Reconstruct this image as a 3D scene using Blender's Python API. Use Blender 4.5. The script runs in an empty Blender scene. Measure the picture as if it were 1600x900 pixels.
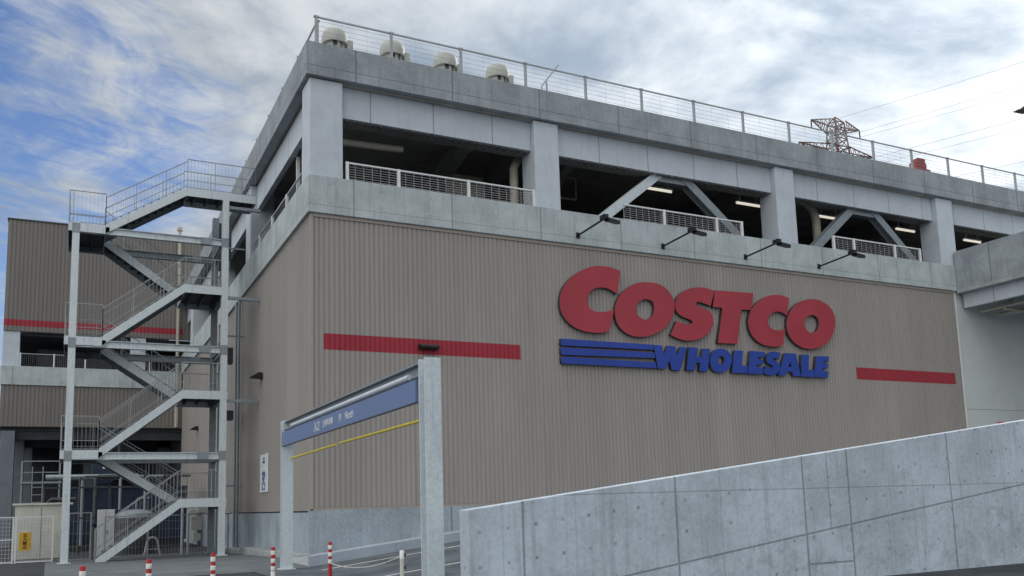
import bpy, math, random
from mathutils import Matrix, Vector
random.seed(7)
R = math.radians
scn = bpy.context.scene
COL = scn.collection

# ------------------------------------------------------------------ camera
cam_d = bpy.data.cameras.new('camera'); cam = bpy.data.objects.new('camera', cam_d); COL.objects.link(cam)
YAW, PITCH, ROLL = 0.4693, 0.1321, -0.0303
fwd = Vector((math.sin(YAW)*math.cos(PITCH), math.cos(YAW)*math.cos(PITCH), math.sin(PITCH)))
rt0 = Vector((math.cos(YAW), -math.sin(YAW), 0)); up0 = rt0.cross(fwd)
rt = math.cos(ROLL)*rt0 + math.sin(ROLL)*up0
up = -math.sin(ROLL)*rt0 + math.cos(ROLL)*up0
m = Matrix((rt, up, -fwd)).transposed().to_4x4()
m.translation = Vector((-6.7228, -27.375, 1.5102))
cam.matrix_world = m
cam_d.sensor_width = 36; cam_d.lens = 1361.36/1600*36
cam_d.shift_y = 154.72/1600
cam_d.clip_start = 0.1; cam_d.clip_end = 3000
scn.camera = cam

# ------------------------------------------------------------------ light
scn.view_settings.view_transform = 'Standard'; scn.view_settings.look = 'None'
scn.view_settings.gamma = 1; scn.view_settings.use_curve_mapping = False
scn.view_settings.exposure = EXPO = 0.26
SUN_AZ, SUN_EL = R(61.5), R(31)          # azimuth from +Y towards +X : behind the building, to the right
sdir = Vector((math.sin(SUN_AZ)*math.cos(SUN_EL), math.cos(SUN_AZ)*math.cos(SUN_EL), math.sin(SUN_EL)))
sun_d = bpy.data.lights.new('sun', 'SUN'); sun_d.energy = 1.2; sun_d.angle = R(12); sun_d.color = (1, .95, .87)
sun = bpy.data.objects.new('sun', sun_d); COL.objects.link(sun)
sun.rotation_euler = (-sdir).to_track_quat('-Z', 'Y').to_euler(); sun.location = sdir*200

W = bpy.data.worlds.new('World'); scn.world = W; W.use_nodes = True
nt = W.node_tree; nt.nodes.clear()
def nd(t, typ, **k):
    n = t.nodes.new(typ)
    for a, b in k.items(): setattr(n, a, b)
    return n
def mth(t, op, a, b=None, c=None, clamp=False):
    n = t.nodes.new('ShaderNodeMath'); n.operation = op; n.use_clamp = clamp
    for i, x in enumerate((a, b, c)):
        if x is None: continue
        if isinstance(x, (int, float)): n.inputs[i].default_value = x
        else: t.links.new(x, n.inputs[i])
    return n.outputs[0]
def mixc(t, f, a, b, blend='MIX'):
    n = t.nodes.new('ShaderNodeMix'); n.data_type = 'RGBA'; n.blend_type = blend
    for s, x in ((n.inputs[0], f), (n.inputs[6], a), (n.inputs[7], b)):
        if isinstance(x, (int, float)): s.default_value = x
        elif isinstance(x, tuple): s.default_value = (*x, 1) if len(x) == 3 else x
        else: t.links.new(x, s)
    return n.outputs[2]
def mrange(t, x, a, b, c=0., d=1., smooth=True):
    n = t.nodes.new('ShaderNodeMapRange'); n.clamp = True
    n.interpolation_type = 'SMOOTHSTEP' if smooth else 'LINEAR'
    t.links.new(x, n.inputs[0])
    for i, v in enumerate((a, b, c, d)): n.inputs[i+1].default_value = v
    return n.outputs[0]
def noise(t, vec, scale, detail=4, rough=.5, dist=0.):
    n = t.nodes.new('ShaderNodeTexNoise'); n.inputs['Scale'].default_value = scale
    n.inputs['Detail'].default_value = detail; n.inputs['Roughness'].default_value = rough
    n.inputs['Distortion'].default_value = dist
    if vec is not None: t.links.new(vec, n.inputs['Vector'])
    return n.outputs[0]
def mapping(t, vec, scale=(1,1,1), loc=(0,0,0), rot=(0,0,0)):
    n = t.nodes.new('ShaderNodeMapping'); t.links.new(vec, n.inputs[0])
    n.inputs['Location'].default_value = loc; n.inputs['Rotation'].default_value = rot; n.inputs['Scale'].default_value = scale
    return n.outputs[0]

sky = nd(nt, 'ShaderNodeTexSky'); sky.sky_type = 'NISHITA'; sky.sun_disc = False
sky.sun_elevation = SUN_EL; sky.sun_rotation = SUN_AZ
sky.air_density = 1.0; sky.dust_density = .4; sky.ozone_density = 2.0
tc = nd(nt, 'ShaderNodeTexCoord')
sep = nd(nt, 'ShaderNodeSeparateXYZ'); nt.links.new(tc.outputs['Generated'], sep.inputs[0])
zz = mth(nt, 'ADD', mth(nt, 'MAXIMUM', sep.outputs[2], 0.0), .10)
cmb = nd(nt, 'ShaderNodeCombineXYZ')
nt.links.new(mth(nt, 'DIVIDE', sep.outputs[0], zz), cmb.inputs[0]); nt.links.new(mth(nt, 'DIVIDE', sep.outputs[1], zz), cmb.inputs[1])
def wdot(v):
    n = nt.nodes.new('ShaderNodeVectorMath'); n.operation = 'DOT_PRODUCT'
    nt.links.new(tc.outputs['Generated'], n.inputs[0]); n.inputs[1].default_value = tuple(v); return n.outputs['Value']
pl = mapping(nt, cmb.outputs[0], (1,1,1), (3.1, 1.7, .3), (0,0,R(-25)))
big = noise(nt, pl, 1.1, 7, .56, .35)
wisp = noise(nt, mapping(nt, pl, (1, 1, 1), (2.3,.4,0), (0,0,R(35))), 2.6, 10, .66, 1.4)
fine = noise(nt, mapping(nt, pl, (2.2, 5.5, 1), (0,0,0), (0,0,R(48))), 2.6, 7, .6, .9)
dens = mth(nt, 'ADD', mth(nt, 'MULTIPLY', big, .30), mth(nt, 'ADD', mth(nt, 'MULTIPLY', wisp, .52), mth(nt, 'MULTIPLY', fine, .33)))
# the cloud sheet opens towards the north (left of the view)
cover = mrange(nt, wdot((-.27, .94, .20)), .80, .98, .25, -.015, True)
dens = mth(nt, 'ADD', dens, cover)
mask = mrange(nt, dens, .46, .74)
toward = mth(nt, 'POWER', mth(nt, 'MAXIMUM', wdot(sdir), 0.0), 4.0)
anti = mrange(nt, wdot((-.92, -.34, .20)), -.30, .85, 0., 1.)      # brighter unseen clouds west behind the camera, added to light the shaded walls
sh1 = noise(nt, mapping(nt, pl, (1,1,1), (5,2,0)), 1.7, 8, .6, .5)
sh2 = noise(nt, mapping(nt, pl, (1,1.3,1), (1,7,0), (0,0,R(40))), 4.2, 6, .52, .3)
shade = mrange(nt, mth(nt, 'ADD', mth(nt, 'MULTIPLY', sh1, .66), mth(nt, 'MULTIPLY', sh2, .34)), .36, .64)
cl = mixc(nt, shade, (.30,.37,.46), (.76,.80,.825))
cl = mixc(nt, mth(nt, 'MULTIPLY', anti, .8), cl, (.78,.78,.74))
vm = nt.nodes.new('ShaderNodeVectorMath'); vm.operation = 'SCALE'; nt.links.new(cl, vm.inputs[0])
lum = mth(nt, 'ADD', mth(nt, 'MULTIPLY', toward, .78), .58)
lum = mth(nt, 'ADD', lum, mth(nt, 'MULTIPLY', anti, .85))
lum = mth(nt, 'ADD', lum, mth(nt, 'MULTIPLY', mrange(nt, sep.outputs[2], .5, 1., 0., 1.), .75))
nt.links.new(lum, vm.inputs['Scale'])
bg1 = nd(nt, 'ShaderNodeBackground'); hs = nd(nt, 'ShaderNodeHueSaturation'); hs.inputs['Saturation'].default_value = 1.16; nt.links.new(sky.outputs[0], hs.inputs['Color'])
nt.links.new(hs.outputs[0], bg1.inputs[0]); bg1.inputs[1].default_value = .105; hs.inputs['Hue'].default_value = .512
bg2 = nd(nt, 'ShaderNodeBackground'); nt.links.new(vm.outputs[0], bg2.inputs[0]); bg2.inputs[1].default_value = 1.0
mx = nd(nt, 'ShaderNodeMixShader'); nt.links.new(mask, mx.inputs[0]); nt.links.new(bg1.outputs[0], mx.inputs[1]); nt.links.new(bg2.outputs[0], mx.inputs[2])
out = nd(nt, 'ShaderNodeOutputWorld'); nt.links.new(mx.outputs[0], out.inputs[0])

# ------------------------------------------------------------------ materials
def new_mat(name, rough=.6, metal=0., spec=.4):
    M = bpy.data.materials.new(name); M.use_nodes = True; t = M.node_tree
    b = t.nodes['Principled BSDF']; b.inputs['Roughness'].default_value = rough; b.inputs['Metallic'].default_value = metal
    b.inputs['Specular IOR Level'].default_value = spec
    return M, t, b
def objc(t): return t.nodes.new('ShaderNodeTexCoord').outputs['Object']
def bump(t, b, h, strength=.3, dist=.02):
    n = t.nodes.new('ShaderNodeBump'); n.inputs['Strength'].default_value = strength; n.inputs['Distance'].default_value = dist
    t.links.new(h, n.inputs['Height']); t.links.new(n.outputs[0], b.inputs['Normal'])
def mat_plain(name, col, rough=.5, metal=0., var=.18, scale=3., spec=.4, dirt=None):
    M, t, b = new_mat(name, rough, metal, spec); v = objc(t)
    f = mrange(t, noise(t, v, scale, 6, .6), .3, .7)
    lo = tuple(c*(1-var) for c in col); hi = tuple(min(1, c*(1+var)) for c in col)
    c = mixc(t, f, lo, hi)
    if dirt:
        s = mrange(t, noise(t, mapping(t, v, (6, 6, .5)), 1.2, 5, .6), .52, .75)
        c = mixc(t, mth(t, 'MULTIPLY', s, dirt), c, tuple(x*.45 for x in col))
    t.links.new(c, b.inputs['Base Color'])
    r = mth(t, 'ADD', mth(t, 'MULTIPLY', f, .12), rough-.06); t.links.new(r, b.inputs['Roughness'])
    return M
def lines_per(t, x, period, off, w):
    # thin line every `period` metres along socket x
    a = mth(t, 'SUBTRACT', x, off - period/2); a = mth(t, 'MODULO', mth(t, 'ADD', a, period*400), period)
    a = mth(t, 'ABSOLUTE', mth(t, 'SUBTRACT', a, period/2)); return mrange(t, a, w*.4, w, 1., 0.)
def line_at(t, x, c, w):
    return mrange(t, mth(t, 'ABSOLUTE', mth(t, 'SUBTRACT', x, c)), w*.4, w, 1., 0.)
def mx_max(t, l):
    o = l[0]
    for x in l[1:]: o = mth(t, 'MAXIMUM', o, x)
    return o
def mat_concrete(name, col, strong=None, weak=None, zlines=(), holes=None, streak=.35, blotch=.22, stain=0., extra=None):
    """cast concrete: x+y is the run along the wall (walls lie along x or y)"""
    M, t, b = new_mat(name, .85, 0, .25); v = objc(t)
    s = t.nodes.new('ShaderNodeSeparateXYZ'); t.links.new(v, s.inputs[0])
    run = mth(t, 'ADD', s.outputs[0], s.outputs[1]); z = s.outputs[2]
    n1 = noise(t, v, .9, 7, .62, .3); n2 = noise(t, v, 14, 5, .65)
    n3 = noise(t, mapping(t, v, (7, 7, .45)), 1., 6, .62)
    f = mth(t, 'ADD', mth(t, 'MULTIPLY', n1, .6), mth(t, 'MULTIPLY', n2, .4))
    c = mixc(t, mrange(t, f, .33, .67), tuple(x*(1-blotch) for x in col), tuple(x*(1+blotch) for x in col))
    c = mixc(t, mth(t, 'MULTIPLY', mrange(t, n3, .5, .74), streak), c, tuple(x*.42 for x in col))
    if stain:
        n4 = noise(t, mapping(t, v, (1, 1, 1.3), (3, 1, 5)), 3.2, 9, .70, .8)
        low = mrange(t, mth(t, 'SUBTRACT', z, mth(t, 'MULTIPLY', mth(t, 'ADD', run, 16.), .1244)), .1, .35, 1., .45)   # the older lower pour weathers more
        c = mixc(t, mth(t, 'MULTIPLY', mth(t, 'MULTIPLY', mrange(t, n4, .46, .70), low), stain), c, tuple(x*.38 for x in col))
        c = mixc(t, mth(t, 'MULTIPLY', mrange(t, noise(t, mapping(t, v, (1,1,1), (9,2,1)), 2.6, 6, .6), .58, .72), stain*.5), c, tuple(min(1,x*1.35) for x in col))
    if strong or weak:                                   # each pour panel cures to its own tone
        per = (weak or strong)[0]; of = (weak or strong)[1]
        cell = mth(t, 'FLOOR', mth(t, 'DIVIDE', mth(t, 'SUBTRACT', run, of), per))
        wn = t.nodes.new('ShaderNodeTexWhiteNoise'); wn.noise_dimensions = '1D'; t.links.new(cell, wn.inputs['W'])
        c = mixc(t, .5, c, mixc(t, wn.outputs[0], tuple(x*.86 for x in col), tuple(x*1.12 for x in col)), 'MIX') if False else mixc(t, mth(t, 'MULTIPLY', wn.outputs[0], .10), c, tuple(x*.55 for x in col))
    L = []
    if strong: L.append(lines_per(t, run, strong[0], strong[1], .030))
    if weak: L.append(mth(t, 'MULTIPLY', lines_per(t, run, weak[0], weak[1], .016), .26))
    for (zc, w, k) in zlines: L.append(mth(t, 'MULTIPLY', line_at(t, z, zc, w), k))
    if extra: L += extra(t, run, z)
    if holes:
        px, ox, pz, oz, slope, rad = holes
        zz = mth(t, 'SUBTRACT', z, mth(t, 'MULTIPLY', run, slope))
        def cen(x, p, o):
            a = mth(t, 'MODULO', mth(t, 'ADD', mth(t, 'SUBTRACT', x, o-p/2), p*400), p); return mth(t, 'SUBTRACT', a, p/2)
        ax, az = cen(run, px, ox), cen(zz, pz, oz)
        d = mth(t, 'SQRT', mth(t, 'ADD', mth(t, 'MULTIPLY', ax, ax), mth(t, 'MULTIPLY', az, az)))
        hm = mrange(t, d, rad*.7, rad*1.25, 1., 0.)
        cx = mth(t, 'FLOOR', mth(t, 'DIVIDE', mth(t, 'SUBTRACT', run, ox-px/2), px)); cz = mth(t, 'FLOOR', mth(t, 'DIVIDE', mth(t, 'SUBTRACT', zz, oz-pz/2), pz))
        wn = t.nodes.new('ShaderNodeTexWhiteNoise'); wn.noise_dimensions = '2D'
        cv = t.nodes.new('ShaderNodeCombineXYZ'); t.links.new(cx, cv.inputs[0]); t.links.new(cz, cv.inputs[1]); t.links.new(cv.outputs[0], wn.inputs['Vector'])
        L.append(mth(t, 'MULTIPLY', hm, mth(t, 'MULTIPLY', mrange(t, wn.outputs[0], .05, .8, .25, 1., False), .95)))
    if L:
        lm = mx_max(t, L); c = mixc(t, mth(t, 'MULTIPLY', lm, .58), c, tuple(x*.22 for x in col))
        bump(t, b, mth(t, 'SUBTRACT', mth(t, 'MULTIPLY', n2, .25), lm), .35, .02)
    else: bump(t, b, n2, .15, .02)
    t.links.new(c, b.inputs['Base Color'])
    return M
CONC = (.36, .375, .385)
M_band = mat_concrete('spandrel_concrete', (.45,.50,.52), (3.55,1.25), (.89,.36), [(11.36,.02,.6)], (1.78,.45,.62,.3,0,.028), .42, .2)
M_parapet = mat_concrete('parapet_concrete', (.32,.352,.385), (3.55,1.25), (.89,.36), [(16.13,.022,.8)], (.89,.8,.4,.22,0,.014), .38, .24)
M_plinth = mat_concrete('plinth_concrete', (.33,.38,.435), (5.4,4.6), (2.7,1.9), [], (.9,.55,.45,.3,0,.018), .3, .2)
def wall_joints(t, run, z):
    x = mth(t, 'ADD', run, 16.0)                       # the wall stands at y = -16
    L = []
    for xj in (-.84, 1.92, 4.68, 5.77, 8.51, 11.27, 14.03, 16.8): L.append(line_at(t, x, xj, .026))
    for xj in (-1.17, .05, .97, 2.83, 3.77, 6.72, 7.71, 9.48, 10.43, 12.2): L.append(mth(t, 'MULTIPLY', line_at(t, x, xj, .013), .34))
    zl = mth(t, 'SUBTRACT', z, mth(t, 'MULTIPLY', x, .1244))
    L.append(line_at(t, zl, .231, .022))
    up_ = mth(t, 'GREATER_THAN', zl, .231)
    L.append(mth(t, 'MULTIPLY', mth(t, 'MULTIPLY', line_at(t, z, 1.60, .015), .55), up_))
    L.append(mth(t, 'MULTIPLY', line_at(t, x, 5.27, .018), mth(t, 'MULTIPLY', up_, .8)))
    seg = mth(t, 'MULTIPLY', mth(t, 'GREATER_THAN', x, 4.70), mth(t, 'LESS_THAN', x, 5.75))
    L.append(mth(t, 'MULTIPLY', line_at(t, z, .30, .022), seg))
    return L
M_retain = mat_concrete('retaining_concrete', (.50,.57,.65), None, (2.76,-16.84), [], (.4555,-17.54,.49,1.385,0.10,.027), .42, .2, stain=.42, extra=wall_joints)
M_conc = mat_concrete('plain_concrete', (.36,.38,.39))
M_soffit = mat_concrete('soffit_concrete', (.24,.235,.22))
M_soffit2 = mat_concrete('bounce_lit_soffit', (.36,.345,.31))  # lighter, warmer copy: ground bounce under the overhang put into the colour
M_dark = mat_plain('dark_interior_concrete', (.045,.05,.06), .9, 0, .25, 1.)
M_panel = mat_concrete('pale_grey_panel', (.56,.61,.68), (2.33,.0), None, [], None, .16, .06)
M_post = mat_plain('pale_grey_render', (.54,.59,.655), .75, 0, .06, 1.2, .3, .22)
M_plaster = mat_plain('white_render', (.62,.66,.66), .8, 0, .05, .5, .3, .1)
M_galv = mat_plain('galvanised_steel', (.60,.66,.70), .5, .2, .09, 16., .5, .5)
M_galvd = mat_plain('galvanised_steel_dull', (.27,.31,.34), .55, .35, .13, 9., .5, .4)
M_rail = mat_plain('rail_steel', (.36,.38,.40), .5, .3, .1, 3.)
M_white = mat_plain('white_paint_metal', (.74,.76,.78), .45, 0, .05, 4.)
M_vent = mat_plain('weathered_white_hood', (.44,.45,.42), .55, 0, .1, 3., .4, .3)
M_dullred = mat_plain('faded_red', (.26,.06,.06), .6, 0, .12, 3.)
M_letter = mat_plain('pale_lettering', (.60,.64,.70), .5, 0, .05, 3.)
M_cream = mat_plain('cream_sheet_metal', (.60,.60,.54), .55, 0, .08, 2., .4, .25)
M_black = mat_plain('black_lamp_housing', (.012,.013,.017), .4, 0, .2, 5.)
M_sash = mat_plain('dark_metal_trim', (.055,.06,.065), .5, .2, .2, 5.)
M_pipe = mat_plain('beige_pipe', (.48,.45,.38), .55, 0, .1, 4.)
M_red = mat_plain('red_sign_face', (.375,.038,.056), .42, 0, .07, .7, .45, .1)
M_blue = mat_plain('blue_sign_face', (.02,.055,.33), .42, 0, .08, .7, .45)
M_signblue = mat_plain('blue_gate_panel', (.125,.18,.36), .45, 0, .08, .8)
M_yellow = mat_plain('yellow_paint', (.62,.50,.055), .5, 0, .12, 6.)
M_amber = mat_plain('amber_sign', (.62,.36,.03), .55, 0, .1, 5.)
M_dsteel = mat_plain('dark_steel', (.06,.066,.072), .6, .2, .3, 4.)  # stair treads and landings: underside shade is put into this colour
M_srail = mat_plain('stair_rail_steel', (.33,.35,.37), .5, .3, .1, 3.)
M_kerb = mat_concrete('kerb_concrete', (.38,.43,.50), None, None, [], None, .2, .12)
M_mach = mat_plain('blue_machine_paint', (.022,.038,.075), .5, .1, .25, 1.5, .4, .4)
M_redp = mat_plain('red_plastic', (.42,.018,.022), .4, 0, .1, 6.)
M_refl = mat_plain('white_reflective_band', (.82,.82,.80), .35, 0, .05, 9.)
M_wire = mat_plain('fence_wire', (.42,.45,.48), .5, .3, .05, 4.)
M_infill = mat_plain('pale_mesh_wire', (.40,.39,.40), .5, .1, .2, 1.5)
M_cable = mat_plain('power_cable', (.17,.18,.20), .5, .3, .05, 1.)
M_pylr = mat_plain('pylon_red', (.15,.06,.05), .6, .1, .15, .6)
M_hoop = mat_plain('pale_hoop', (.5,.47,.46), .5, 0, .1, 4.)
M_pylw = mat_plain('pylon_white', (.28,.22,.21), .6, .1, .1, .6)
M_glass = mat_plain('insulator_dark', (.03,.02,.02), .3, 0, .1, 1.)
M_asph = mat_plain('asphalt', (.042,.046,.054), .9, 0, .4, .8, .3)
def crack(M, amt=.6):
    t = M.node_tree; b = t.nodes['Principled BSDF']; v = objc(t)
    vo = t.nodes.new('ShaderNodeTexVoronoi'); vo.feature = 'DISTANCE_TO_EDGE'; vo.inputs['Scale'].default_value = .38
    wv = t.nodes.new('ShaderNodeVectorMath'); wv.operation = 'ADD'; t.links.new(v, wv.inputs[0])
    nz = t.nodes.new('ShaderNodeTexNoise'); nz.inputs['Scale'].default_value = 1.4; nz.inputs['Detail'].default_value = 6; t.links.new(v, nz.inputs['Vector']); t.links.new(nz.outputs[1], wv.inputs[1])
    t.links.new(wv.outputs[0], vo.inputs['Vector'])
    k = mth(t, 'MULTIPLY', mrange(t, vo.outputs['Distance'], .004, .013, 1., 0.), amt)
    src = b.inputs['Base Color'].links[0].from_socket
    t.links.new(mixc(t, k, src, (.02,.02,.022)), b.inputs['Base Color'])
crack(M_asph)
M_ramp = mat_plain('ramp_asphalt', (.105,.12,.135), .9, 0, .32, .9, .3)
crack(M_ramp, .5)
M_paint = mat_plain('road_paint', (.62,.63,.62), .7, 0, .2, 9.)
M_apron = mat_concrete('apron_concrete', (.145,.16,.172), (4.5,1.), None, [], None, .1, .3)
M_rope = mat_plain('white_plastic_chain', (.6,.6,.58), .5, 0, .1, 5.)

def mat_siding(name, col):
    M, t, b = new_mat(name, .55, .0, .38); v = objc(t)
    n = noise(t, mapping(t, v, (.5, .5, .12)), 1., 5, .6); n2 = noise(t, mapping(t, v, (9, 9, .35)), 1., 5, .6)
    s = t.nodes.new('ShaderNodeSeparateXYZ'); t.links.new(v, s.inputs[0])
    run = mth(t, 'ADD', s.outputs[0], s.outputs[1])
    wn = t.nodes.new('ShaderNodeTexWhiteNoise'); wn.noise_dimensions = '1D'
    t.links.new(mth(t, 'FLOOR', mth(t, 'DIVIDE', run, .85)), wn.inputs['W'])       # one sheet, one batch of paint
    f = mth(t, 'ADD', mth(t, 'MULTIPLY', n, .55), mth(t, 'ADD', mth(t, 'MULTIPLY', n2, .2), mth(t, 'MULTIPLY', wn.outputs[0], .10)))
    drip = noise(t, mapping(t, v, (5, 5, .16), (2,2,0)), 1., 6, .66)
    f0 = f
    c = mixc(t, mrange(t, f, .25, .75), tuple(x*.88 for x in col), tuple(x*1.10 for x in col))
    c = mixc(t, mth(t, 'MULTIPLY', mrange(t, drip, .52, .72), .30), c, tuple(x*.62 for x in col))
    t.links.new(c, b.inputs['Base Color']); return M
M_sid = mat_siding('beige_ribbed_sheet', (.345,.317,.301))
M_sidw = mat_siding('dark_brown_sheet', (.21,.192,.182))  # wing sheet, a darker brown than the main wall
M_sidtrim = mat_plain('beige_trim', (.36,.315,.28), .5, 0, .05, 1.)
M_stripe = mat_siding('crimson_paint_sheet', (.36,.03,.05))

# ------------------------------------------------------------------ mesh helpers
class MB:
    def __init__(s): s.v = []; s.f = []
    def add(s, vs, fs):
        o = len(s.v); s.v += [tuple(x) for x in vs]; s.f += [tuple(i+o for i in f) for f in fs]; return s
    def box(s, x0, x1, y0, y1, z0, z1):
        return s.add([(x0,y0,z0),(x1,y0,z0),(x1,y1,z0),(x0,y1,z0),(x0,y0,z1),(x1,y0,z1),(x1,y1,z1),(x0,y1,z1)],
                     [(0,3,2,1),(4,5,6,7),(0,1,5,4),(1,2,6,5),(2,3,7,6),(3,0,4,7)])
    def bar(s, a, b, w, h=None, up=Vector((0,0,1))):
        """rectangular bar from a to b, w across, h along `up`"""
        h = h or w; a = Vector(a); b = Vector(b); d = (b-a).normalized()
        if abs(d.dot(up)) > .98: up = Vector((0,1,0))
        x = d.cross(up).normalized(); y = x.cross(d).normalized()
        vs = []
        for p in (a, b):
            for sx, sy in ((-1,-1),(1,-1),(1,1),(-1,1)): vs.append(p + x*sx*w/2 + y*sy*h/2)
        return s.add(vs, [(0,1,2,3),(7,6,5,4),(0,4,5,1),(1,5,6,2),(2,6,7,3),(3,7,4,0)])
    def tube(s, pts, r, n=8, cap=True):
        pts = [Vector(p) for p in pts]; rings = []
        px = None
        for i, p in enumerate(pts):
            d = (pts[min(i+1, len(pts)-1)] - pts[max(i-1, 0)]).normalized()
            if px is None:
                u = Vector((0,0,1)) if abs(d.z) < .9 else Vector((1,0,0)); px = d.cross(u).normalized()
            else: px = (px - d*px.dot(d)).normalized()
            py = d.cross(px); rr = r[i] if isinstance(r, (list, tuple)) else r
            rings.append([p + (px*math.cos(2*math.pi*k/n) + py*math.sin(2*math.pi*k/n))*rr for k in range(n)])
        vs = [q for g in rings for q in g]; fs = []
        for i in range(len(pts)-1):
            for k in range(n): fs.append((i*n+k, i*n+(k+1)%n, (i+1)*n+(k+1)%n, (i+1)*n+k))
        if cap: fs += [tuple(range(n))[::-1], tuple((len(pts)-1)*n+k for k in range(n))]
        return s.add(vs, fs)
    def cyl(s, x, y, z0, z1, r, n=16): return s.tube([(x,y,z0),(x,y,z1)], r, n)
    def lathe(s, x, y, prof, n=24):
        vs = []; fs = []
        for r, z in prof: vs += [(x+r*math.cos(2*math.pi*k/n), y+r*math.sin(2*math.pi*k/n), z) for k in range(n)]
        for i in range(len(prof)-1):
            for k in range(n): fs.append((i*n+k, i*n+(k+1)%n, (i+1)*n+(k+1)%n, (i+1)*n+k))
        fs += [tuple(range(n))[::-1], tuple((len(prof)-1)*n+k for k in range(n))]
        return s.add(vs, fs)
    def prism(s, poly, fn0, fn1):
        """poly of 2D points; fn0/fn1 map a 2D point to the two end faces"""
        n = len(poly); vs = [fn0(*p) for p in poly] + [fn1(*p) for p in poly]
        fs = [tuple(range(n))[::-1], tuple(range(n, 2*n))] + [(i, (i+1)%n, n+(i+1)%n, n+i) for i in range(n)]
        return s.add(vs, fs)
    def hbeam(s, a, b, w, h, tw=.014, tf=.02, up=Vector((0,0,1))):
        """I section: flanges across `up`, web along it"""
        a = Vector(a); b = Vector(b); d = (b-a).normalized()
        x = d.cross(up).normalized(); y = x.cross(d).normalized()
        for sg in (-1, 1): s.bar(a + y*sg*(h/2-tf/2), b + y*sg*(h/2-tf/2), w, tf, up=y)
        s.bar(a, b, tw, h-2*tf-.002, up=y); return s
    def build(s, name, mat, parent=None, smooth=False, bevel=0, loc=None):
        me = bpy.data.meshes.new(name); me.from_pydata(s.v, [], s.f); me.validate(); me.update()
        if smooth:
            for p in me.polygons: p.use_smooth = True
        me.materials.append(mat)
        o = bpy.data.objects.new(name, me); COL.objects.link(o)
        if smooth:
            md = o.modifiers.new('edge', 'EDGE_SPLIT'); md.split_angle = R(40)
        if bevel:
            md = o.modifiers.new('bevel', 'BEVEL'); md.width = bevel; md.segments = 2; md.limit_method = 'ANGLE'
        if parent is not None:
            o.parent = parent
            if parent.type == 'EMPTY' and loc is None: o.location = -parent.location
        return o
def tag(o, label=None, cat=None, group=None, kind=None):
    if label: o['label'] = label
    if cat: o['category'] = cat
    if group: o['group'] = group
    if kind: o['kind'] = kind
    return o
def thing(name, label, cat, loc=(0,0,0), group=None):
    o = bpy.data.objects.new(name, None); o.empty_display_size = .3; COL.objects.link(o); o.location = loc
    return tag(o, label, cat, group)
def copy_tree(o, parent=None):
    c = o.copy(); COL.objects.link(c)
    if parent is not None: c.parent = parent
    for ch in [q for q in list(bpy.data.objects) if q.parent == o]: copy_tree(ch, c)
    return c
def text_mesh(name, body, size, mat, parent, origin, xdir, zdir, extrude=.004, align='LEFT', sx=1.):
    cu = bpy.data.curves.new('lettering', 'FONT'); cu.body = body; cu.size = size; cu.extrude = extrude; cu.align_x = align; cu.offset = size*.018
    tmp = bpy.data.objects.new('lettering', cu); COL.objects.link(tmp)
    bpy.context.view_layer.update()
    me = bpy.data.meshes.new_from_object(tmp.evaluated_get(bpy.context.evaluated_depsgraph_get()))
    bpy.data.objects.remove(tmp); bpy.data.curves.remove(cu)
    xd = Vector(xdir).normalized(); zd = Vector(zdir).normalized(); nd_ = xd.cross(zd)
    for v in me.vertices: v.co = Vector(origin) + xd*v.co.x*sx + zd*v.co.y + nd_*v.co.z
    me.materials.clear(); me.materials.append(mat)
    o = bpy.data.objects.new(name, me); COL.objects.link(o); o.parent = parent
    if parent.type == 'EMPTY': o.location = -parent.location
    return o
def ribbed(axis, a0, a1, z0, z1, at, out, pitch=.17, depth=.029):
    """trapezoidal sheet along x (axis 0, outside -y) or y (axis 1, outside -x); `at` is the trough plane, ribs stand out by depth"""
    m = MB(); prof = []; a = a0
    while a < a1 - 1e-6:
        for da, d in ((0,0), (.042,0), (.060,depth), (.172,depth)): 
            if a + da*pitch/.19 < a1: prof.append((a + da*pitch/.19, d))
        a += pitch
    prof.append((a1, 0)); vs = []
    for z in (z0, z1):
        for p, d in prof:
            q = at + out*d
            vs.append((p, q, z) if axis == 0 else (q, p, z))
    n = len(prof); fs = [(i, i+1, n+i+1, n+i) if (axis == 0) == (out < 0) else (i+1, i, n+i, n+i+1) for i in range(n-1)]
    m.add(vs, fs); return m

# ================================================================== SETTING
def slab(name, pts, mat, kind='structure'):
    m = MB(); m.add(pts, [tuple(range(len(pts)))]); o = m.build(name, mat); return tag(o, kind=kind)
# the yard falls gently towards the back
m = MB(); ys = [-900,-16,-4.6,0,8,15,30,900]; zf = lambda y: -.004 - .022*max(0, y)*(1 if y < 15 else 15/y)
vs = []; fs = []
for y in ys: vs += [(-900,y,zf(y)), (900,y,zf(y))]
for i in range(len(ys)-1): fs.append((2*i, 2*i+1, 2*i+3, 2*i+2))
m.add(vs, fs); tag(m.build('ground', M_asph), kind='structure')
m = MB(); ya = [-4.75,0,8,12.4]; vs = []; fs = []
for y in ya: vs += [(-7.3-.02*y,y,zf(y)+.006), (.3 if y > -1 else -1.2,y,zf(y)+.006)]
for i in range(len(ya)-1): fs.append((2*i, 2*i+1, 2*i+3, 2*i+2))
m.add(vs, fs); tag(m.build('pavement', M_apron), kind='structure')
rz = lambda x: .006 + .112*max(0, x+1.3)
m = MB(); xs = [-2.6,-1.3,-.6,1,4,10,20,30,45]
vs = []; fs = []
for x in xs: vs += [(x,-15.68,rz(x)), (x,-4.46,rz(x))]
for i in range(len(xs)-1): fs.append((2*i, 2*i+2, 2*i+3, 2*i+1))
m.add(vs, fs); tag(m.build('ramp', M_ramp), kind='structure')
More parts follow.
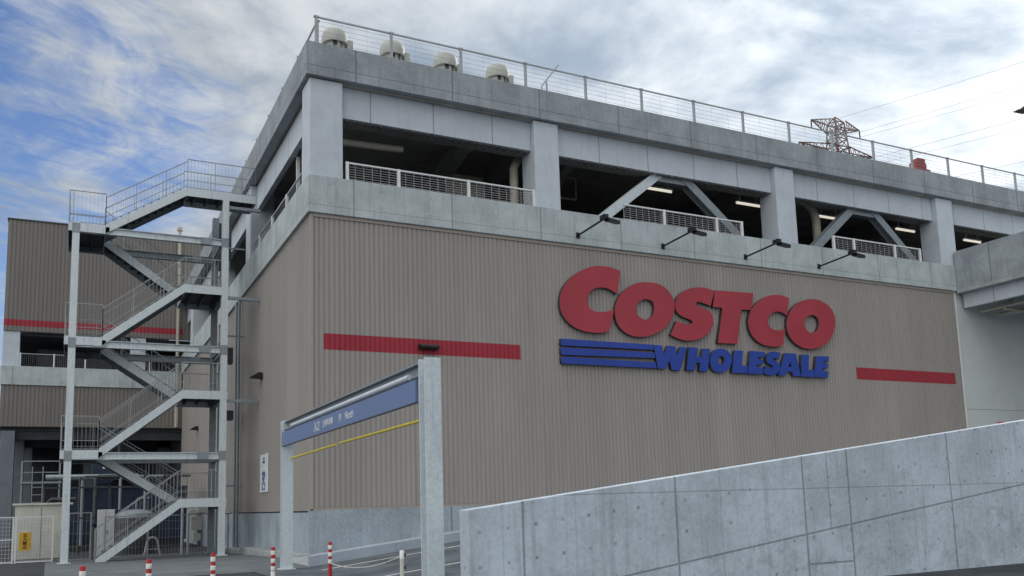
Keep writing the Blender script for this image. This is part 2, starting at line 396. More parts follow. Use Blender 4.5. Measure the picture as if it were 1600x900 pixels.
for pts in ([(-1.2,-5.95),(30,-5.95)], [(-1.0,-9.6),(30,-9.6)], [(-1.2,-15.2),(30,-15.2)]):
    (xa, ya_), (xb, yb) = pts; m = MB()
    m.add([(xa,ya_,rz(xa)+.005),(xb,ya_,rz(xb)+.005),(xb,ya_+.12,rz(xb)+.005),(xa,ya_+.12,rz(xa)+.005)], [(0,1,2,3)])
    tag(m.build('road_marking', M_paint), kind='structure')

# ================================================================== STORE BUILDING
XE = 62.0; YE = 36.4
store = thing('store_building', 'large store with beige ribbed lower walls, open parking deck above and concrete parapet', 'building')
# ribbed walls
ribbed(0, .06, 31.5, 1.53, 11.10, 0., -1).build('siding', M_sid, store)
ribbed(1, .06, YE, 1.45, 11.10, 0., -1, .115, .024).build('siding', M_sid, store)
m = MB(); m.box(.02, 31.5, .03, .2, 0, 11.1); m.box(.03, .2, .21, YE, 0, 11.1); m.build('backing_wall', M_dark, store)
m = MB(); m.box(-.045,.055,-.045,.055,1.50,11.09); m.build('corner_trim', M_sidtrim, store)
m = MB(); m.box(.06,31.5,-.055,-.005,1.46,1.525); m.build('sill_trim', M_sidtrim, store)
m = MB(); m.box(.06,31.5,-.06,-.002,10.98,11.095); m.box(-.03,.0,.06,YE,11.0,11.095); m.build('head_trim', M_sidtrim, store)
# painted bands on the ribs
ribbed(0, .06+.17*2, .06+.17*44, 6.59, 7.12, -.004, -1).build('painted_stripe', M_stripe, store)
o = ribbed(0, .06+.17*143, .06+.17*182, 6.50, 7.04, -.004, -1).build('painted_stripe', M_stripe, store)
o['label'] = 'short faded crimson band at the far end of the wall'
# plinth
m = MB(); m.box(-.10, 31.5, -.10, .02, -.5, 1.458); m.box(-.10, .02, .021, YE, -.5, 1.40); m.build('plinth', M_plinth, store)
m = MB()
for y0, y1, h in ((-.42,3.6,.16),(3.62,9.6,.16),(9.62,16,.14)): m.box(-.52, -.102, y0, y1, -.5, zf(max(y0,0))+h)
m.build('plinth_kerb', M_conc, store, bevel=.02)
# spandrel band
m = MB(); m.box(-.14, 31.6, -.14, .16, 11.10, 12.36); m.box(31.62, XE, -.14, .16, 11.10, 12.36); m.build('spandrel_band', M_band, store, bevel=.012)
m = MB(); m.box(-.14, .16, .162, YE, 11.10, 12.36); m.build('spandrel_band', M_band, store, bevel=.012)
# parapet
m = MB(); m.box(-.22, XE, -.22, .12, 15.80, 16.97); m.build('parapet', M_parapet, store, bevel=.012)
m = MB(); m.box(-.22, .12, .122, YE, 15.80, 16.97); m.build('parapet', M_parapet, store, bevel=.012)
m = MB(); m.box(.125, XE, .125, YE, 15.85, 16.25); m.build('roof_slab', M_soffit2, store)
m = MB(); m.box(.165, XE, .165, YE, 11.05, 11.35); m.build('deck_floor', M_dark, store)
m = MB()
m.box(-.195, XE-.1, .0, .3, 15.77, 15.797); m.build('soffit_strip', M_soffit2, store)
# columns
def column(x0, x1, y0, y1):
    m = MB(); m.box(x0, x1, y0, y1, 12.37, 15.765); return m.build('column', M_post, store, bevel=.03)
colx = [(-.08,1.05),(8.38,9.43),(20.33,21.42),(30.78,31.95),(41.3,42.4),(52,53.1)]
for a, b in colx: column(a, b, -.06, .98)
for y in (10.7, 20.9, 31.0): column(-.06, .98, y, y+1.08)
# fascia beams between columns
for i in range(len(colx)-1):
    m = MB(); m.box(colx[i][1]+.015, colx[i+1][0]-.015, .22, .42, 14.66, 15.765); m.build('fascia_panel', M_panel, store)
    m = MB(); x = colx[i][1]+.05
    m.box(colx[i][1]+.02, colx[i+1][0]-.02, .421, 1.0, 14.67, 15.3)
    while x < colx[i+1][0]-.3: m.box(x, x+.16, .27, .60, 14.625, 14.655); x += .30
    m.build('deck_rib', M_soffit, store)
ly = [(.98,10.7),(11.78,20.9),(21.98,31.0),(32.08,YE)]
for a, b in ly:
    m = MB(); m.box(.22, .42, a+.015, b-.015, 14.66, 15.765); m.build('fascia_panel', M_panel, store)
# inside of the deck : cross beams, back wall, inner columns
m = MB()
for x in (8.6, 20.5, 31.0, 41.5): m.box(x, x+.5, 2.1, 30, 14.9, 15.84)
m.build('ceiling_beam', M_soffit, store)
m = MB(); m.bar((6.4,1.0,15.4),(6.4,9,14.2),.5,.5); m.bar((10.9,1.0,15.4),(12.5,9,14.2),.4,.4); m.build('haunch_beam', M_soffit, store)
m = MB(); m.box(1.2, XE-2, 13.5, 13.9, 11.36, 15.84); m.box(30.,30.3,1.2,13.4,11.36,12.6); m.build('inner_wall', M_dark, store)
m = MB()
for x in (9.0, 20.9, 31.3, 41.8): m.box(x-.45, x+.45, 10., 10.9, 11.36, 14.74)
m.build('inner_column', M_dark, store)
# chevron braces (galvanised H sections)
def chevron(x0, x1):
    xm = (x0+x1)/2; a = MB(); a.hbeam((x0,.62,12.0),(xm-.62,.62,14.75),.36,.40,.03,.05, Vector((0,1,0))); a.build('brace', M_galv if x0 < 15 else M_galvd, store)  # first left brace paler: the light it catches is put into its colour
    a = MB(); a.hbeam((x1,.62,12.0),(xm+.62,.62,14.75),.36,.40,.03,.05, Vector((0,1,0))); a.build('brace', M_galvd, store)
    a = MB(); a.box(xm-1.1, xm+1.1, .45, .8, 14.42, 14.715); a.build('gusset_plate', M_galvd, store)
chevron(11.0, 19.2); chevron(22.4, 30.1)
# pipes in the deck
def pipe(pts, r, mat=M_pipe):
    a = MB(); a.tube(pts, r, 12); return a.build('drain_pipe', mat, store, smooth=True)
pipe([(9.1,1.5,15.1),(8.7,1.5,14.95),(8.42,1.5,14.72),(8.28,1.5,14.4),(8.25,1.5,11.4)], .17)
pipe([(1.3,1.5,14.36),(2.6,1.6,14.44),(3.75,1.6,14.50)], .13)
pipe([(23.1,1.5,15.2),(23.7,1.5,15.05),(24.1,1.5,14.75),(24.25,1.5,14.3),(24.25,1.5,11.4)], .2)
# pale wall below the ramp bridge, ground storey to the right
m = MB(); m.box(31.5, XE, .02, .3, -.5, 5.32); m.box(31.5, XE, .02, .3, 5.335, 11.09); m.build('plaster_wall', M_plaster, store)
m = MB(); m.box(31.47,31.56,-.05,.015,-.5,11.09); m.build('corner_trim', M_white, store)
# drain pipes on the left wall
m = MB(); m.tube([(-.12,19.2,0),(-.12,19.2,14.6)], .07, 8); m.build('drain_pipe', M_pipe, store, smooth=True)
m = MB()
for y in (12.8, 13.6): m.tube([(-.14,y,-.3),(-.14,y,11.1)], .06, 8)
m.build('conduit', M_galvd, store, smooth=True)

# ------------------------------------------------------------------ railings in the deck openings
def rail_panel(x0, x1, y, z0, z1, posts, label, mat=M_white, mesh=(.1,.05)):
    t = thing('mesh_railing', label, 'railing', (x0, y, z0), 'mesh railings in the deck openings')
    a = MB(); a.bar((x0,y,z1),(x1,y,z1),.06,.05); a.build('top_rail', mat, t)
    a = MB(); a.bar((x0,y,z0+.05),(x1,y,z0+.05),.03,.03); x = x0
    while x < x1: a.bar((x,y,z0),(x,y,z1-.03),.012); x += mesh[0]*3
    z = z0+.1
    while z < z1-.03: a.bar((x0,y+.008,z),(x1,y+.008,z),.014); z += mesh[1]*1.7
    a.build('mesh_infill', M_infill, t)
    for px in posts:
        a = MB(); a.box(px-.05,px+.05,y-.05,y+.05,z0-.2,z1+.03); a.build('post', mat, t)
    return t
rail_panel(1.2, 8.36, .06, 12.37, 13.02, (1.22,3.04,5.68,8.33), 'long white mesh railing in the opening nearest the building corner')
rail_panel(12.35, 18.38, .06, 12.37, 13.02, (14.3,16.99,18.34), 'white mesh railing across the feet of the first pair of steel braces')
rail_panel(23.67, 29.45, .06, 12.37, 13.02, (23.7,24.97,27.66,29.4), 'short white mesh railing in front of the second pair of steel braces')
t = thing('mesh_railing', 'white post railing in the side opening of the left wall', 'railing', (.06,1.2,12.37), 'mesh railings in the deck openings')
a = MB(); a.bar((.06,1.2,13.02),(.06,10.6,13.02),.05); 
z = 12.45
while z < 13.: a.bar((.06,1.2,z),(.06,10.6,z),.01); z += .09
a.build('mesh_infill', M_wire, t)
for y in (1.3, 3.9, 6.5, 9.1):
    a = MB(); a.box(.01,.11,y-.05,y+.05,12.2,13.05); a.build('post', M_white, t)
for y in (3.2, 4.1):
    a = MB(); a.box(.45,.57,y-.06,y+.06,11.36,14.65); tag(a.build('steel_post', M_white), ['white steel post standing just inside the side opening, nearer the corner','white steel post standing just inside the side opening, farther from the corner'][y > 4], 'post', 'steel posts in the side opening')

# ------------------------------------------------------------------ roof fences
def roof_fence(p0, p1, n, label):
    p0 = Vector(p0); p1 = Vector(p1); d = p1-p0
    t = thing('roof_fence', label, 'fence', p0, 'wire fences along the roof edge')
    a = MB(); a.bar(p0+Vector((0,0,1.95)), p1+Vector((0,0,1.95)), .05, .05); a.build('top_rail', M_rail, t)
    a = MB()
    for k in range(10): a.bar(p0+Vector((0,0,.2+k*.18)), p1+Vector((0,0,.2+k*.18)), .008)
    L = d.length; q = 0
    while q < L: 
        c = p0+d*(q/L); a.bar(c+Vector((0,0,.15)), c+Vector((0,0,1.93)), .005); q += .9
    a.build('wire_infill', M_wire, t)
    for i in range(n):
        c = p0 + d*(i/(n-1)); a = MB(); a.bar(c, c+Vector((0,0,1.98)), .085, .085); a.bar(c+Vector((0,0,1.93)), c+Vector((0,0,1.99)), .16,.10); a.build('post', M_rail, t)
roof_fence((.25,.35,16.251), (.25+2.69*22,.35,16.251), 23, 'long wire fence along the front roof edge above the sign')
roof_fence((.35,.6,16.251), (.35,.6+2.69*13,16.251), 14, 'wire fence along the left roof edge above the outdoor staircase')
a = MB(); a.tube([(8.95,.30,16.3),(8.98,.28,17.4),(9.75,.28,18.42)], .03, 6); a.bar((9.2,.28,16.26),(9.2,.28,17.6),.05)
tag(a.build('leaning_pole', M_rail), 'thin slanting pole leaning on the roof fence right of the white ventilators', 'pole')
# roof ventilators
def ventilator(label, x):
    t = thing('roof_ventilator', label, 'ventilator', (x,1.8,16.25), 'white roof ventilators behind the parapet')
    a = MB(); a.lathe(x,1.8,[(.36,16.25),(.36,18.32)],20); a.build('stack', M_vent, t, smooth=True)
    a = MB(); a.lathe(x,1.8,[(.46,18.12),(.475,18.30),(.46,18.46),(.41,18.60),(.30,18.69),(.10,18.73)],24); a.build('hood', M_vent, t, smooth=True)
    a = MB(); a.box(x+.40,x+.62,1.6,2.05,16.25,18.34); a.box(x+.30,x+.45,1.7,1.9,17.9,18.1); a.build('motor_box', M_vent, t, bevel=.01)
    a = MB(); a.box(x-.16,x-.02,1.425,1.46,17.95,18.22); a.box(x+.12,x+.18,1.425,1.47,17.9,18.25); a.build('grille', M_black, t)
    return t
for x, l in ((1.30,'white mushroom roof ventilator nearest the building corner'), (3.48,'second white mushroom roof ventilator from the corner, a fence post in front of it'),
             (5.62,'third white mushroom roof ventilator from the building corner'), (7.84,'white mushroom roof ventilator farthest from the corner')): ventilator(l, x)
a = MB(); a.box(32.05,33.1,1.8,2.3,16.26,18.22); a.box(32.1,32.95,1.85,2.25,18.22,18.55); a.box(32.35,32.9,1.88,2.2,18.55,18.80)
for k in range(4): a.box(32.03,33.12,1.77,1.80,17.5+k*.2,17.6+k*.2)
tag(a.build('roof_equipment', M_dullred, bevel=.03), 'dark red stepped box on the roof behind the wire fence', 'roof unit')

# ------------------------------------------------------------------ lights
M_tube = bpy.data.materials.new('lit_tube'); M_tube.use_nodes = True; _b = M_tube.node_tree.nodes['Principled BSDF']
_b.inputs['Base Color'].default_value = (.9,.88,.8,1); _b.inputs['Emission Color'].default_value = (1,.93,.78,1); _b.inputs['Emission Strength'].default_value = .55
for x, l in ((15.5,'lit ceiling strip light between the first pair of steel braces'), (20.5,'lit ceiling strip light left of the broad second grey pillar gap'),
             (25.55,'lit ceiling strip light seen through the second left brace'), (30.9,'lit ceiling strip light right of the second pair of braces'), (36.1,'lit ceiling strip light nearest the ramp bridge')):
    t = thing('strip_light', l, 'light', (x,1.9,14.7), 'lit strip lights under the deck ceiling')
    a = MB(); a.box(x-.72,x+.72,1.82,1.98,14.74,14.80); a.box(x-.5,x-.46,1.88,1.92,14.80,15.85); a.box(x+.46,x+.5,1.88,1.92,14.80,15.85); a.build('housing', M_white, t)
    a = MB(); a.tube([(x-.68,1.9,14.69),(x+.68,1.9,14.69)], .048, 10); a.build('tube', M_tube, t)
def sign_lamp(x, label):
    t = thing('sign_lamp', label, 'lamp', (x,-.14,11.44), 'black arm lamps above the store sign')
    a = MB(); a.box(x-.08,x+.08,-.17,-.142,11.33,11.55); a.build('wall_plate', M_black, t)
    a = MB(); a.tube([(x,-.16,11.44),(x,-1.98,11.52)], .038, 8); a.build('arm', M_black, t)
    a = MB(); a.box(x-.14,x+.05,-2.2,-1.9,11.48,11.63); a.prism([(-2.22,11.36),(-1.92,11.44),(-1.92,11.54),(-2.22,11.50)], lambda y,z: (x+.05,y,z), lambda y,z: (x+.50,y-.02,z-.06)); a.build('lamp_head', M_black, t)
for x, l in ((10.07,'black arm lamp above the first big red letter'), (14.0,'black arm lamp below the middle of the first brace railing, second from left'),
             (18.25,'black arm lamp third from the left, just left of the grey column'), (22.45,'rightmost black arm lamp on the concrete band')): sign_lamp(x, l)
def wall_lamp(loc, label, side):
    x, y, z = loc; t = thing('wall_lamp', label, 'lamp', loc, 'black wall lamps on the ribbed walls')
    if side == 'front':
        a = MB(); a.prism([(-.36,-.04),(-.06,-.10),(-.04,.09),(-.33,.05)], lambda p,q: (x-.34,y+p,z+q), lambda p,q: (x+.36,y+p,z+q)); a.build('lamp_head', M_black, t, bevel=.02)
        a = MB(); a.box(x-.1,x+.1,y-.06,y-.02,z-.1,z+.1); a.build('wall_plate', M_black, t)
    else:
        a = MB(); a.prism([(-.50,-.06),(-.06,-.10),(-.06,.12),(-.2,.13)], lambda p,q: (x+p,y-.28,z+q), lambda p,q: (x+p,y+.28,z+q)); a.build('lamp_head', M_black, t, bevel=.02)
        a = MB(); a.box(x-.06,x-.02,y-.1,y+.1,z-.15,z+.12); a.build('wall_plate', M_black, t)
wall_lamp((3.95,0,6.84), 'black wall lamp mounted on the long crimson stripe', 'front')
wall_lamp((0,8.0,6.85), 'black wall lamp alone on the left wall above the white notice', 'left')
wall_lamp((0,27.7,6.5), 'small black wall lamp on the left wall seen through the staircase', 'left')

# ------------------------------------------------------------------ store sign
sign = thing('store_sign', 'big red raised lettering over smaller blue lettering with three blue bars on the wall', 'sign', (9.2,-.03,6.5))
LET = [["red",[[[11.88,10.231],[11.775,10.257],[11.672,10.284],[11.566,10.308],[11.455,10.325],[11.334,10.336],[11.207,10.342],[11.078,10.341],[10.955,10.335],[10.838,10.323],[10.726,10.305],[10.614,10.279],[10.497,10.243],[10.375,10.195],[10.248,10.137],[10.121,10.071],[9.999,9.999],[9.878,9.922],[9.757,9.837],[9.644,9.748],[9.543,9.656],[9.455,9.562],[9.379,9.465],[9.312,9.365],[9.256,9.262],[9.211,9.157],[9.176,9.047],[9.151,8.938],[9.136,8.834],[9.131,8.733],[9.136,8.636],[9.151,8.542],[9.174,8.454],[9.207,8.372],[9.249,8.296],[9.3,8.223],[9.358,8.154],[9.422,8.088],[9.495,8.025],[9.575,7.966],[9.663,7.914],[9.762,7.868],[9.87,7.828],[9.983,7.794],[10.095,7.767],[10.205,7.748],[10.317,7.735],[10.428,7.728],[10.536,7.724],[10.644,7.725],[10.75,7.73],[10.852,7.739],[10.946,7.75],[11.029,7.764],[11.103,7.783],[11.174,7.802],[11.246,7.821],[11.281,7.926],[11.316,8.03],[11.351,8.134],[11.385,8.24],[11.418,8.349],[11.45,8.458],[11.481,8.569],[11.513,8.679],[11.457,8.661],[11.403,8.643],[11.345,8.626],[11.28,8.608],[11.203,8.589],[11.119,8.569],[11.031,8.552],[10.945,8.541],[10.861,8.536],[10.775,8.534],[10.692,8.539],[10.618,8.553],[10.553,8.575],[10.494,8.605],[10.443,8.642],[10.401,8.685],[10.367,8.737],[10.34,8.796],[10.323,8.86],[10.319,8.927],[10.33,8.999],[10.354,9.076],[10.387,9.152],[10.427,9.219],[10.475,9.278],[10.533,9.332],[10.596,9.378],[10.661,9.417],[10.73,9.447],[10.803,9.47],[10.878,9.486],[10.953,9.496],[11.031,9.5],[11.112,9.498],[11.191,9.49],[11.263,9.479],[11.326,9.464],[11.383,9.444],[11.437,9.421],[11.489,9.397],[11.54,9.372],[11.588,9.344],[11.636,9.315],[11.684,9.287],[11.708,9.397],[11.732,9.505],[11.756,9.615],[11.78,9.73],[11.805,9.851],[11.83,9.977],[11.855,10.105]]]],["red",[[[13.058,9.887],[13.195,9.895],[13.345,9.899],[13.494,9.894],[13.63,9.875],[13.752,9.84],[13.865,9.793],[13.969,9.736],[14.063,9.67],[14.151,9.593],[14.23,9.507],[14.297,9.414],[14.346,9.319],[14.377,9.222],[14.391,9.121],[14.389,9.017],[14.373,8.909],[14.342,8.796],[14.296,8.678],[14.236,8.56],[14.162,8.448],[14.073,8.34],[13.969,8.236],[13.855,8.138],[13.735,8.05],[13.608,7.973],[13.472,7.906],[13.332,7.847],[13.191,7.797],[13.05,7.754],[12.907,7.718],[12.763,7.694],[12.622,7.683],[12.479,7.686],[12.336,7.702],[12.198,7.731],[12.073,7.772],[11.959,7.828],[11.853,7.897],[11.761,7.977],[11.685,8.064],[11.627,8.16],[11.585,8.267],[11.556,8.377],[11.54,8.484],[11.536,8.585],[11.544,8.685],[11.564,8.784],[11.595,8.883],[11.638,8.985],[11.693,9.088],[11.757,9.188],[11.827,9.281],[11.904,9.365],[11.988,9.442],[12.079,9.515],[12.176,9.583],[12.28,9.649],[12.391,9.711],[12.506,9.767],[12.619,9.812],[12.726,9.843],[12.83,9.865],[12.939,9.878]],[[13.016,9.205],[13.087,9.203],[13.165,9.193],[13.239,9.173],[13.297,9.143],[13.336,9.098],[13.363,9.041],[13.378,8.977],[13.384,8.91],[13.379,8.836],[13.363,8.755],[13.338,8.676],[13.308,8.61],[13.27,8.558],[13.224,8.515],[13.174,8.48],[13.123,8.45],[13.071,8.424],[13.017,8.404],[12.96,8.392],[12.902,8.391],[12.838,8.402],[12.769,8.424],[12.703,8.454],[12.648,8.49],[12.603,8.533],[12.566,8.584],[12.538,8.641],[12.523,8.699],[12.523,8.763],[12.536,8.831],[12.559,8.899],[12.59,8.959],[12.631,9.013],[12.683,9.062],[12.739,9.105],[12.795,9.14],[12.848,9.167],[12.901,9.188],[12.957,9.201]]]],["red",[[[16.428,9.828],[16.345,9.847],[16.264,9.867],[16.178,9.885],[16.081,9.898],[15.968,9.907],[15.846,9.913],[15.717,9.912],[15.587,9.902],[15.454,9.88],[15.316,9.85],[15.18,9.811],[15.053,9.764],[14.933,9.709],[14.819,9.645],[14.715,9.575],[14.627,9.5],[14.556,9.418],[14.498,9.329],[14.455,9.238],[14.428,9.15],[14.416,9.063],[14.419,8.976],[14.438,8.894],[14.471,8.821],[14.524,8.761],[14.596,8.71],[14.675,8.666],[14.752,8.63],[14.826,8.604],[14.902,8.589],[14.976,8.576],[15.042,8.559],[15.098,8.538],[15.147,8.514],[15.193,8.49],[15.24,8.467],[15.197,8.388],[15.147,8.373],[15.098,8.358],[15.047,8.344],[14.989,8.338],[14.922,8.339],[14.847,8.346],[14.77,8.357],[14.697,8.37],[14.628,8.384],[14.56,8.401],[14.494,8.418],[14.427,8.436],[14.379,8.345],[14.33,8.252],[14.283,8.163],[14.239,8.085],[14.201,8.021],[14.166,7.967],[14.133,7.918],[14.098,7.867],[14.17,7.837],[14.24,7.806],[14.314,7.777],[14.399,7.75],[14.496,7.725],[14.604,7.7],[14.717,7.68],[14.832,7.671],[14.951,7.673],[15.075,7.686],[15.199,7.705],[15.317,7.729],[15.43,7.757],[15.539,7.791],[15.643,7.83],[15.74,7.875],[15.83,7.926],[15.914,7.983],[15.991,8.044],[16.06,8.108],[16.121,8.176],[16.175,8.248],[16.219,8.322],[16.253,8.397],[16.276,8.475],[16.289,8.557],[16.292,8.636],[16.285,8.707],[16.267,8.768],[16.238,8.823],[16.201,8.871],[16.159,8.914],[16.113,8.948],[16.062,8.975],[16.004,8.998],[15.939,9.021],[15.86,9.044],[15.77,9.065],[15.681,9.084],[15.604,9.103],[15.545,9.121],[15.495,9.138],[15.45,9.154],[15.403,9.171],[15.525,9.312],[15.593,9.303],[15.659,9.296],[15.728,9.286],[15.806,9.272],[15.896,9.253],[15.995,9.229],[16.098,9.204],[16.198,9.179],[16.229,9.263],[16.26,9.348],[16.29,9.432],[16.32,9.514],[16.348,9.594],[16.375,9.672],[16.401,9.75]]]],["red",[[[16.469,9.853],[18.515,9.898],[18.407,9.49],[18.318,9.166],[17.796,9.143],[17.637,8.425],[17.477,7.692],[16.948,7.675],[16.438,7.665],[16.615,8.359],[16.793,9.146],[16.303,9.141]]]],["red",[[[20.485,9.851],[20.393,9.873],[20.301,9.896],[20.207,9.916],[20.109,9.929],[20.003,9.935],[19.893,9.935],[19.78,9.93],[19.668,9.918],[19.558,9.902],[19.448,9.881],[19.337,9.851],[19.223,9.811],[19.1,9.757],[18.972,9.691],[18.846,9.618],[18.73,9.542],[18.623,9.466],[18.524,9.385],[18.433,9.3],[18.353,9.21],[18.283,9.114],[18.224,9.012],[18.176,8.907],[18.142,8.803],[18.123,8.697],[18.118,8.589],[18.126,8.483],[18.144,8.383],[18.173,8.288],[18.214,8.198],[18.265,8.113],[18.328,8.034],[18.404,7.962],[18.493,7.895],[18.59,7.835],[18.691,7.785],[18.799,7.745],[18.915,7.714],[19.033,7.691],[19.148,7.675],[19.259,7.666],[19.37,7.666],[19.478,7.673],[19.581,7.683],[19.675,7.699],[19.764,7.721],[19.85,7.746],[19.938,7.769],[19.968,7.852],[20.0,7.935],[20.03,8.018],[20.057,8.106],[20.081,8.2],[20.102,8.297],[20.122,8.397],[20.142,8.495],[20.09,8.475],[20.039,8.455],[19.985,8.435],[19.927,8.42],[19.861,8.408],[19.79,8.398],[19.717,8.392],[19.646,8.393],[19.576,8.4],[19.504,8.413],[19.436,8.433],[19.376,8.461],[19.321,8.501],[19.271,8.551],[19.23,8.607],[19.206,8.663],[19.2,8.723],[19.209,8.786],[19.229,8.85],[19.26,8.911],[19.301,8.97],[19.353,9.028],[19.413,9.082],[19.476,9.125],[19.543,9.157],[19.615,9.181],[19.689,9.197],[19.761,9.207],[19.831,9.21],[19.901,9.207],[19.97,9.197],[20.038,9.181],[20.107,9.158],[20.174,9.127],[20.241,9.093],[20.309,9.061],[20.328,9.16],[20.346,9.258],[20.366,9.356],[20.386,9.454],[20.41,9.553],[20.434,9.652],[20.46,9.752]]]],["red",[[[21.747,9.905],[21.88,9.918],[22.005,9.922],[22.128,9.915],[22.251,9.897],[22.379,9.866],[22.509,9.824],[22.632,9.771],[22.742,9.712],[22.838,9.645],[22.923,9.57],[22.995,9.487],[23.052,9.399],[23.092,9.304],[23.117,9.201],[23.129,9.095],[23.128,8.989],[23.117,8.884],[23.093,8.779],[23.056,8.673],[23.005,8.566],[22.938,8.456],[22.856,8.343],[22.762,8.234],[22.659,8.134],[22.547,8.043],[22.423,7.959],[22.293,7.885],[22.161,7.823],[22.026,7.774],[21.885,7.737],[21.744,7.71],[21.605,7.693],[21.469,7.684],[21.333,7.684],[21.2,7.695],[21.072,7.717],[20.946,7.753],[20.822,7.801],[20.706,7.859],[20.603,7.923],[20.515,7.993],[20.437,8.072],[20.372,8.156],[20.319,8.245],[20.28,8.338],[20.253,8.437],[20.238,8.538],[20.236,8.64],[20.247,8.741],[20.271,8.844],[20.308,8.947],[20.356,9.049],[20.417,9.151],[20.49,9.254],[20.575,9.353],[20.67,9.445],[20.775,9.53],[20.892,9.611],[21.018,9.684],[21.15,9.747],[21.293,9.801],[21.447,9.845],[21.601,9.88]],[[21.695,9.191],[21.766,9.198],[21.838,9.194],[21.906,9.182],[21.964,9.163],[22.012,9.136],[22.053,9.103],[22.085,9.062],[22.109,9.015],[22.122,8.959],[22.127,8.894],[22.124,8.826],[22.112,8.763],[22.091,8.701],[22.062,8.64],[22.025,8.583],[21.983,8.534],[21.935,8.495],[21.88,8.462],[21.822,8.437],[21.762,8.42],[21.701,8.409],[21.636,8.406],[21.572,8.411],[21.514,8.426],[21.459,8.454],[21.406,8.491],[21.36,8.536],[21.323,8.586],[21.294,8.642],[21.273,8.705],[21.262,8.77],[21.265,8.832],[21.284,8.893],[21.317,8.954],[21.361,9.011],[21.412,9.061],[21.473,9.104],[21.546,9.142],[21.622,9.172]]]],["bar",[[[9.128,7.42],[13.225,7.421],[13.256,7.216],[9.118,7.17]]]],["bar",[[[9.114,7.091],[13.266,7.108],[13.309,6.894],[9.118,6.818]]]],["bar",[[[9.115,6.75],[13.311,6.725],[13.358,6.5],[9.12,6.499]]]],["blue",[[[13.268,7.416],[13.67,7.413],[13.731,7.005],[13.934,7.416],[14.312,7.415],[14.376,7.037],[14.558,7.403],[14.882,7.394],[14.475,6.463],[14.071,6.468],[13.993,6.836],[13.777,6.489],[13.414,6.491]]]],["blue",[[[14.974,7.42],[15.426,7.415],[15.354,7.05],[15.569,7.042],[15.655,7.397],[16.041,7.395],[15.832,6.474],[15.417,6.479],[15.487,6.808],[15.277,6.813],[15.208,6.485],[14.782,6.49]]]],["blue",[[[16.571,7.438],[16.655,7.44],[16.742,7.434],[16.826,7.419],[16.9,7.391],[16.966,7.347],[17.025,7.289],[17.074,7.223],[17.106,7.155],[17.12,7.082],[17.119,7.003],[17.105,6.923],[17.082,6.851],[17.047,6.785],[17.001,6.723],[16.946,6.666],[16.886,6.615],[16.82,6.57],[16.746,6.529],[16.669,6.495],[16.59,6.471],[16.507,6.457],[16.419,6.452],[16.334,6.456],[16.26,6.469],[16.198,6.493],[16.144,6.527],[16.099,6.569],[16.061,6.618],[16.033,6.674],[16.013,6.74],[16.001,6.809],[15.997,6.876],[16.002,6.943],[16.014,7.011],[16.035,7.078],[16.064,7.141],[16.101,7.202],[16.146,7.261],[16.198,7.314],[16.258,7.358],[16.328,7.39],[16.406,7.414],[16.489,7.43]],[[16.595,7.137],[16.632,7.134],[16.669,7.122],[16.701,7.104],[16.723,7.08],[16.733,7.048],[16.733,7.008],[16.725,6.967],[16.711,6.928],[16.689,6.891],[16.658,6.854],[16.624,6.821],[16.592,6.798],[16.561,6.785],[16.53,6.78],[16.5,6.783],[16.474,6.793],[16.45,6.814],[16.428,6.843],[16.411,6.878],[16.403,6.914],[16.403,6.952],[16.412,6.993],[16.427,7.033],[16.448,7.066],[16.478,7.093],[16.516,7.115],[16.557,7.131]]]],["blue",[[[17.286,7.411],[17.747,7.416],[17.622,6.799],[17.954,6.794],[17.888,6.478],[17.085,6.48]]]],["blue",[[[18.125,7.428],[18.911,7.422],[18.854,7.183],[18.53,7.186],[18.506,7.085],[18.805,7.079],[18.751,6.868],[18.453,6.87],[18.428,6.761],[18.776,6.753],[18.716,6.469],[17.926,6.468]]]],["blue",[[[19.799,7.425],[19.744,7.432],[19.69,7.441],[19.634,7.448],[19.572,7.452],[19.499,7.456],[19.419,7.46],[19.339,7.458],[19.266,7.448],[19.201,7.428],[19.141,7.4],[19.087,7.366],[19.043,7.328],[19.008,7.283],[18.981,7.231],[18.963,7.178],[18.955,7.129],[18.956,7.085],[18.967,7.043],[18.988,7.004],[19.021,6.969],[19.074,6.94],[19.144,6.915],[19.213,6.892],[19.264,6.871],[19.289,6.852],[19.299,6.836],[19.302,6.82],[19.309,6.803],[19.272,6.792],[19.236,6.78],[19.198,6.771],[19.154,6.769],[19.101,6.779],[19.041,6.797],[18.979,6.818],[18.918,6.837],[18.768,6.548],[18.818,6.525],[18.869,6.501],[18.92,6.479],[18.975,6.464],[19.034,6.455],[19.095,6.452],[19.159,6.454],[19.227,6.462],[19.302,6.476],[19.384,6.495],[19.462,6.521],[19.529,6.552],[19.583,6.591],[19.628,6.636],[19.663,6.685],[19.689,6.734],[19.704,6.784],[19.71,6.836],[19.706,6.886],[19.692,6.929],[19.664,6.966],[19.625,6.997],[19.58,7.024],[19.534,7.047],[19.482,7.066],[19.422,7.08],[19.369,7.093],[19.336,7.108],[19.333,7.127],[19.35,7.148],[19.374,7.169],[19.395,7.189],[19.646,7.154]]]],["blue",[[[20.032,7.437],[20.657,7.441],[20.834,6.474],[20.405,6.465],[20.371,6.645],[20.06,6.64],[19.94,6.463],[19.572,6.464]],[[20.296,7.055],[20.364,6.849],[20.152,6.852]]]],["blue",[[[20.97,7.416],[21.406,7.426],[21.293,6.782],[21.661,6.777],[21.58,6.463],[20.849,6.466]]]],["blue",[[[21.81,7.394],[22.585,7.416],[22.533,7.186],[22.233,7.188],[22.206,7.09],[22.495,7.091],[22.45,6.875],[22.146,6.878],[22.117,6.756],[22.475,6.751],[22.419,6.478],[21.619,6.476]]]]]
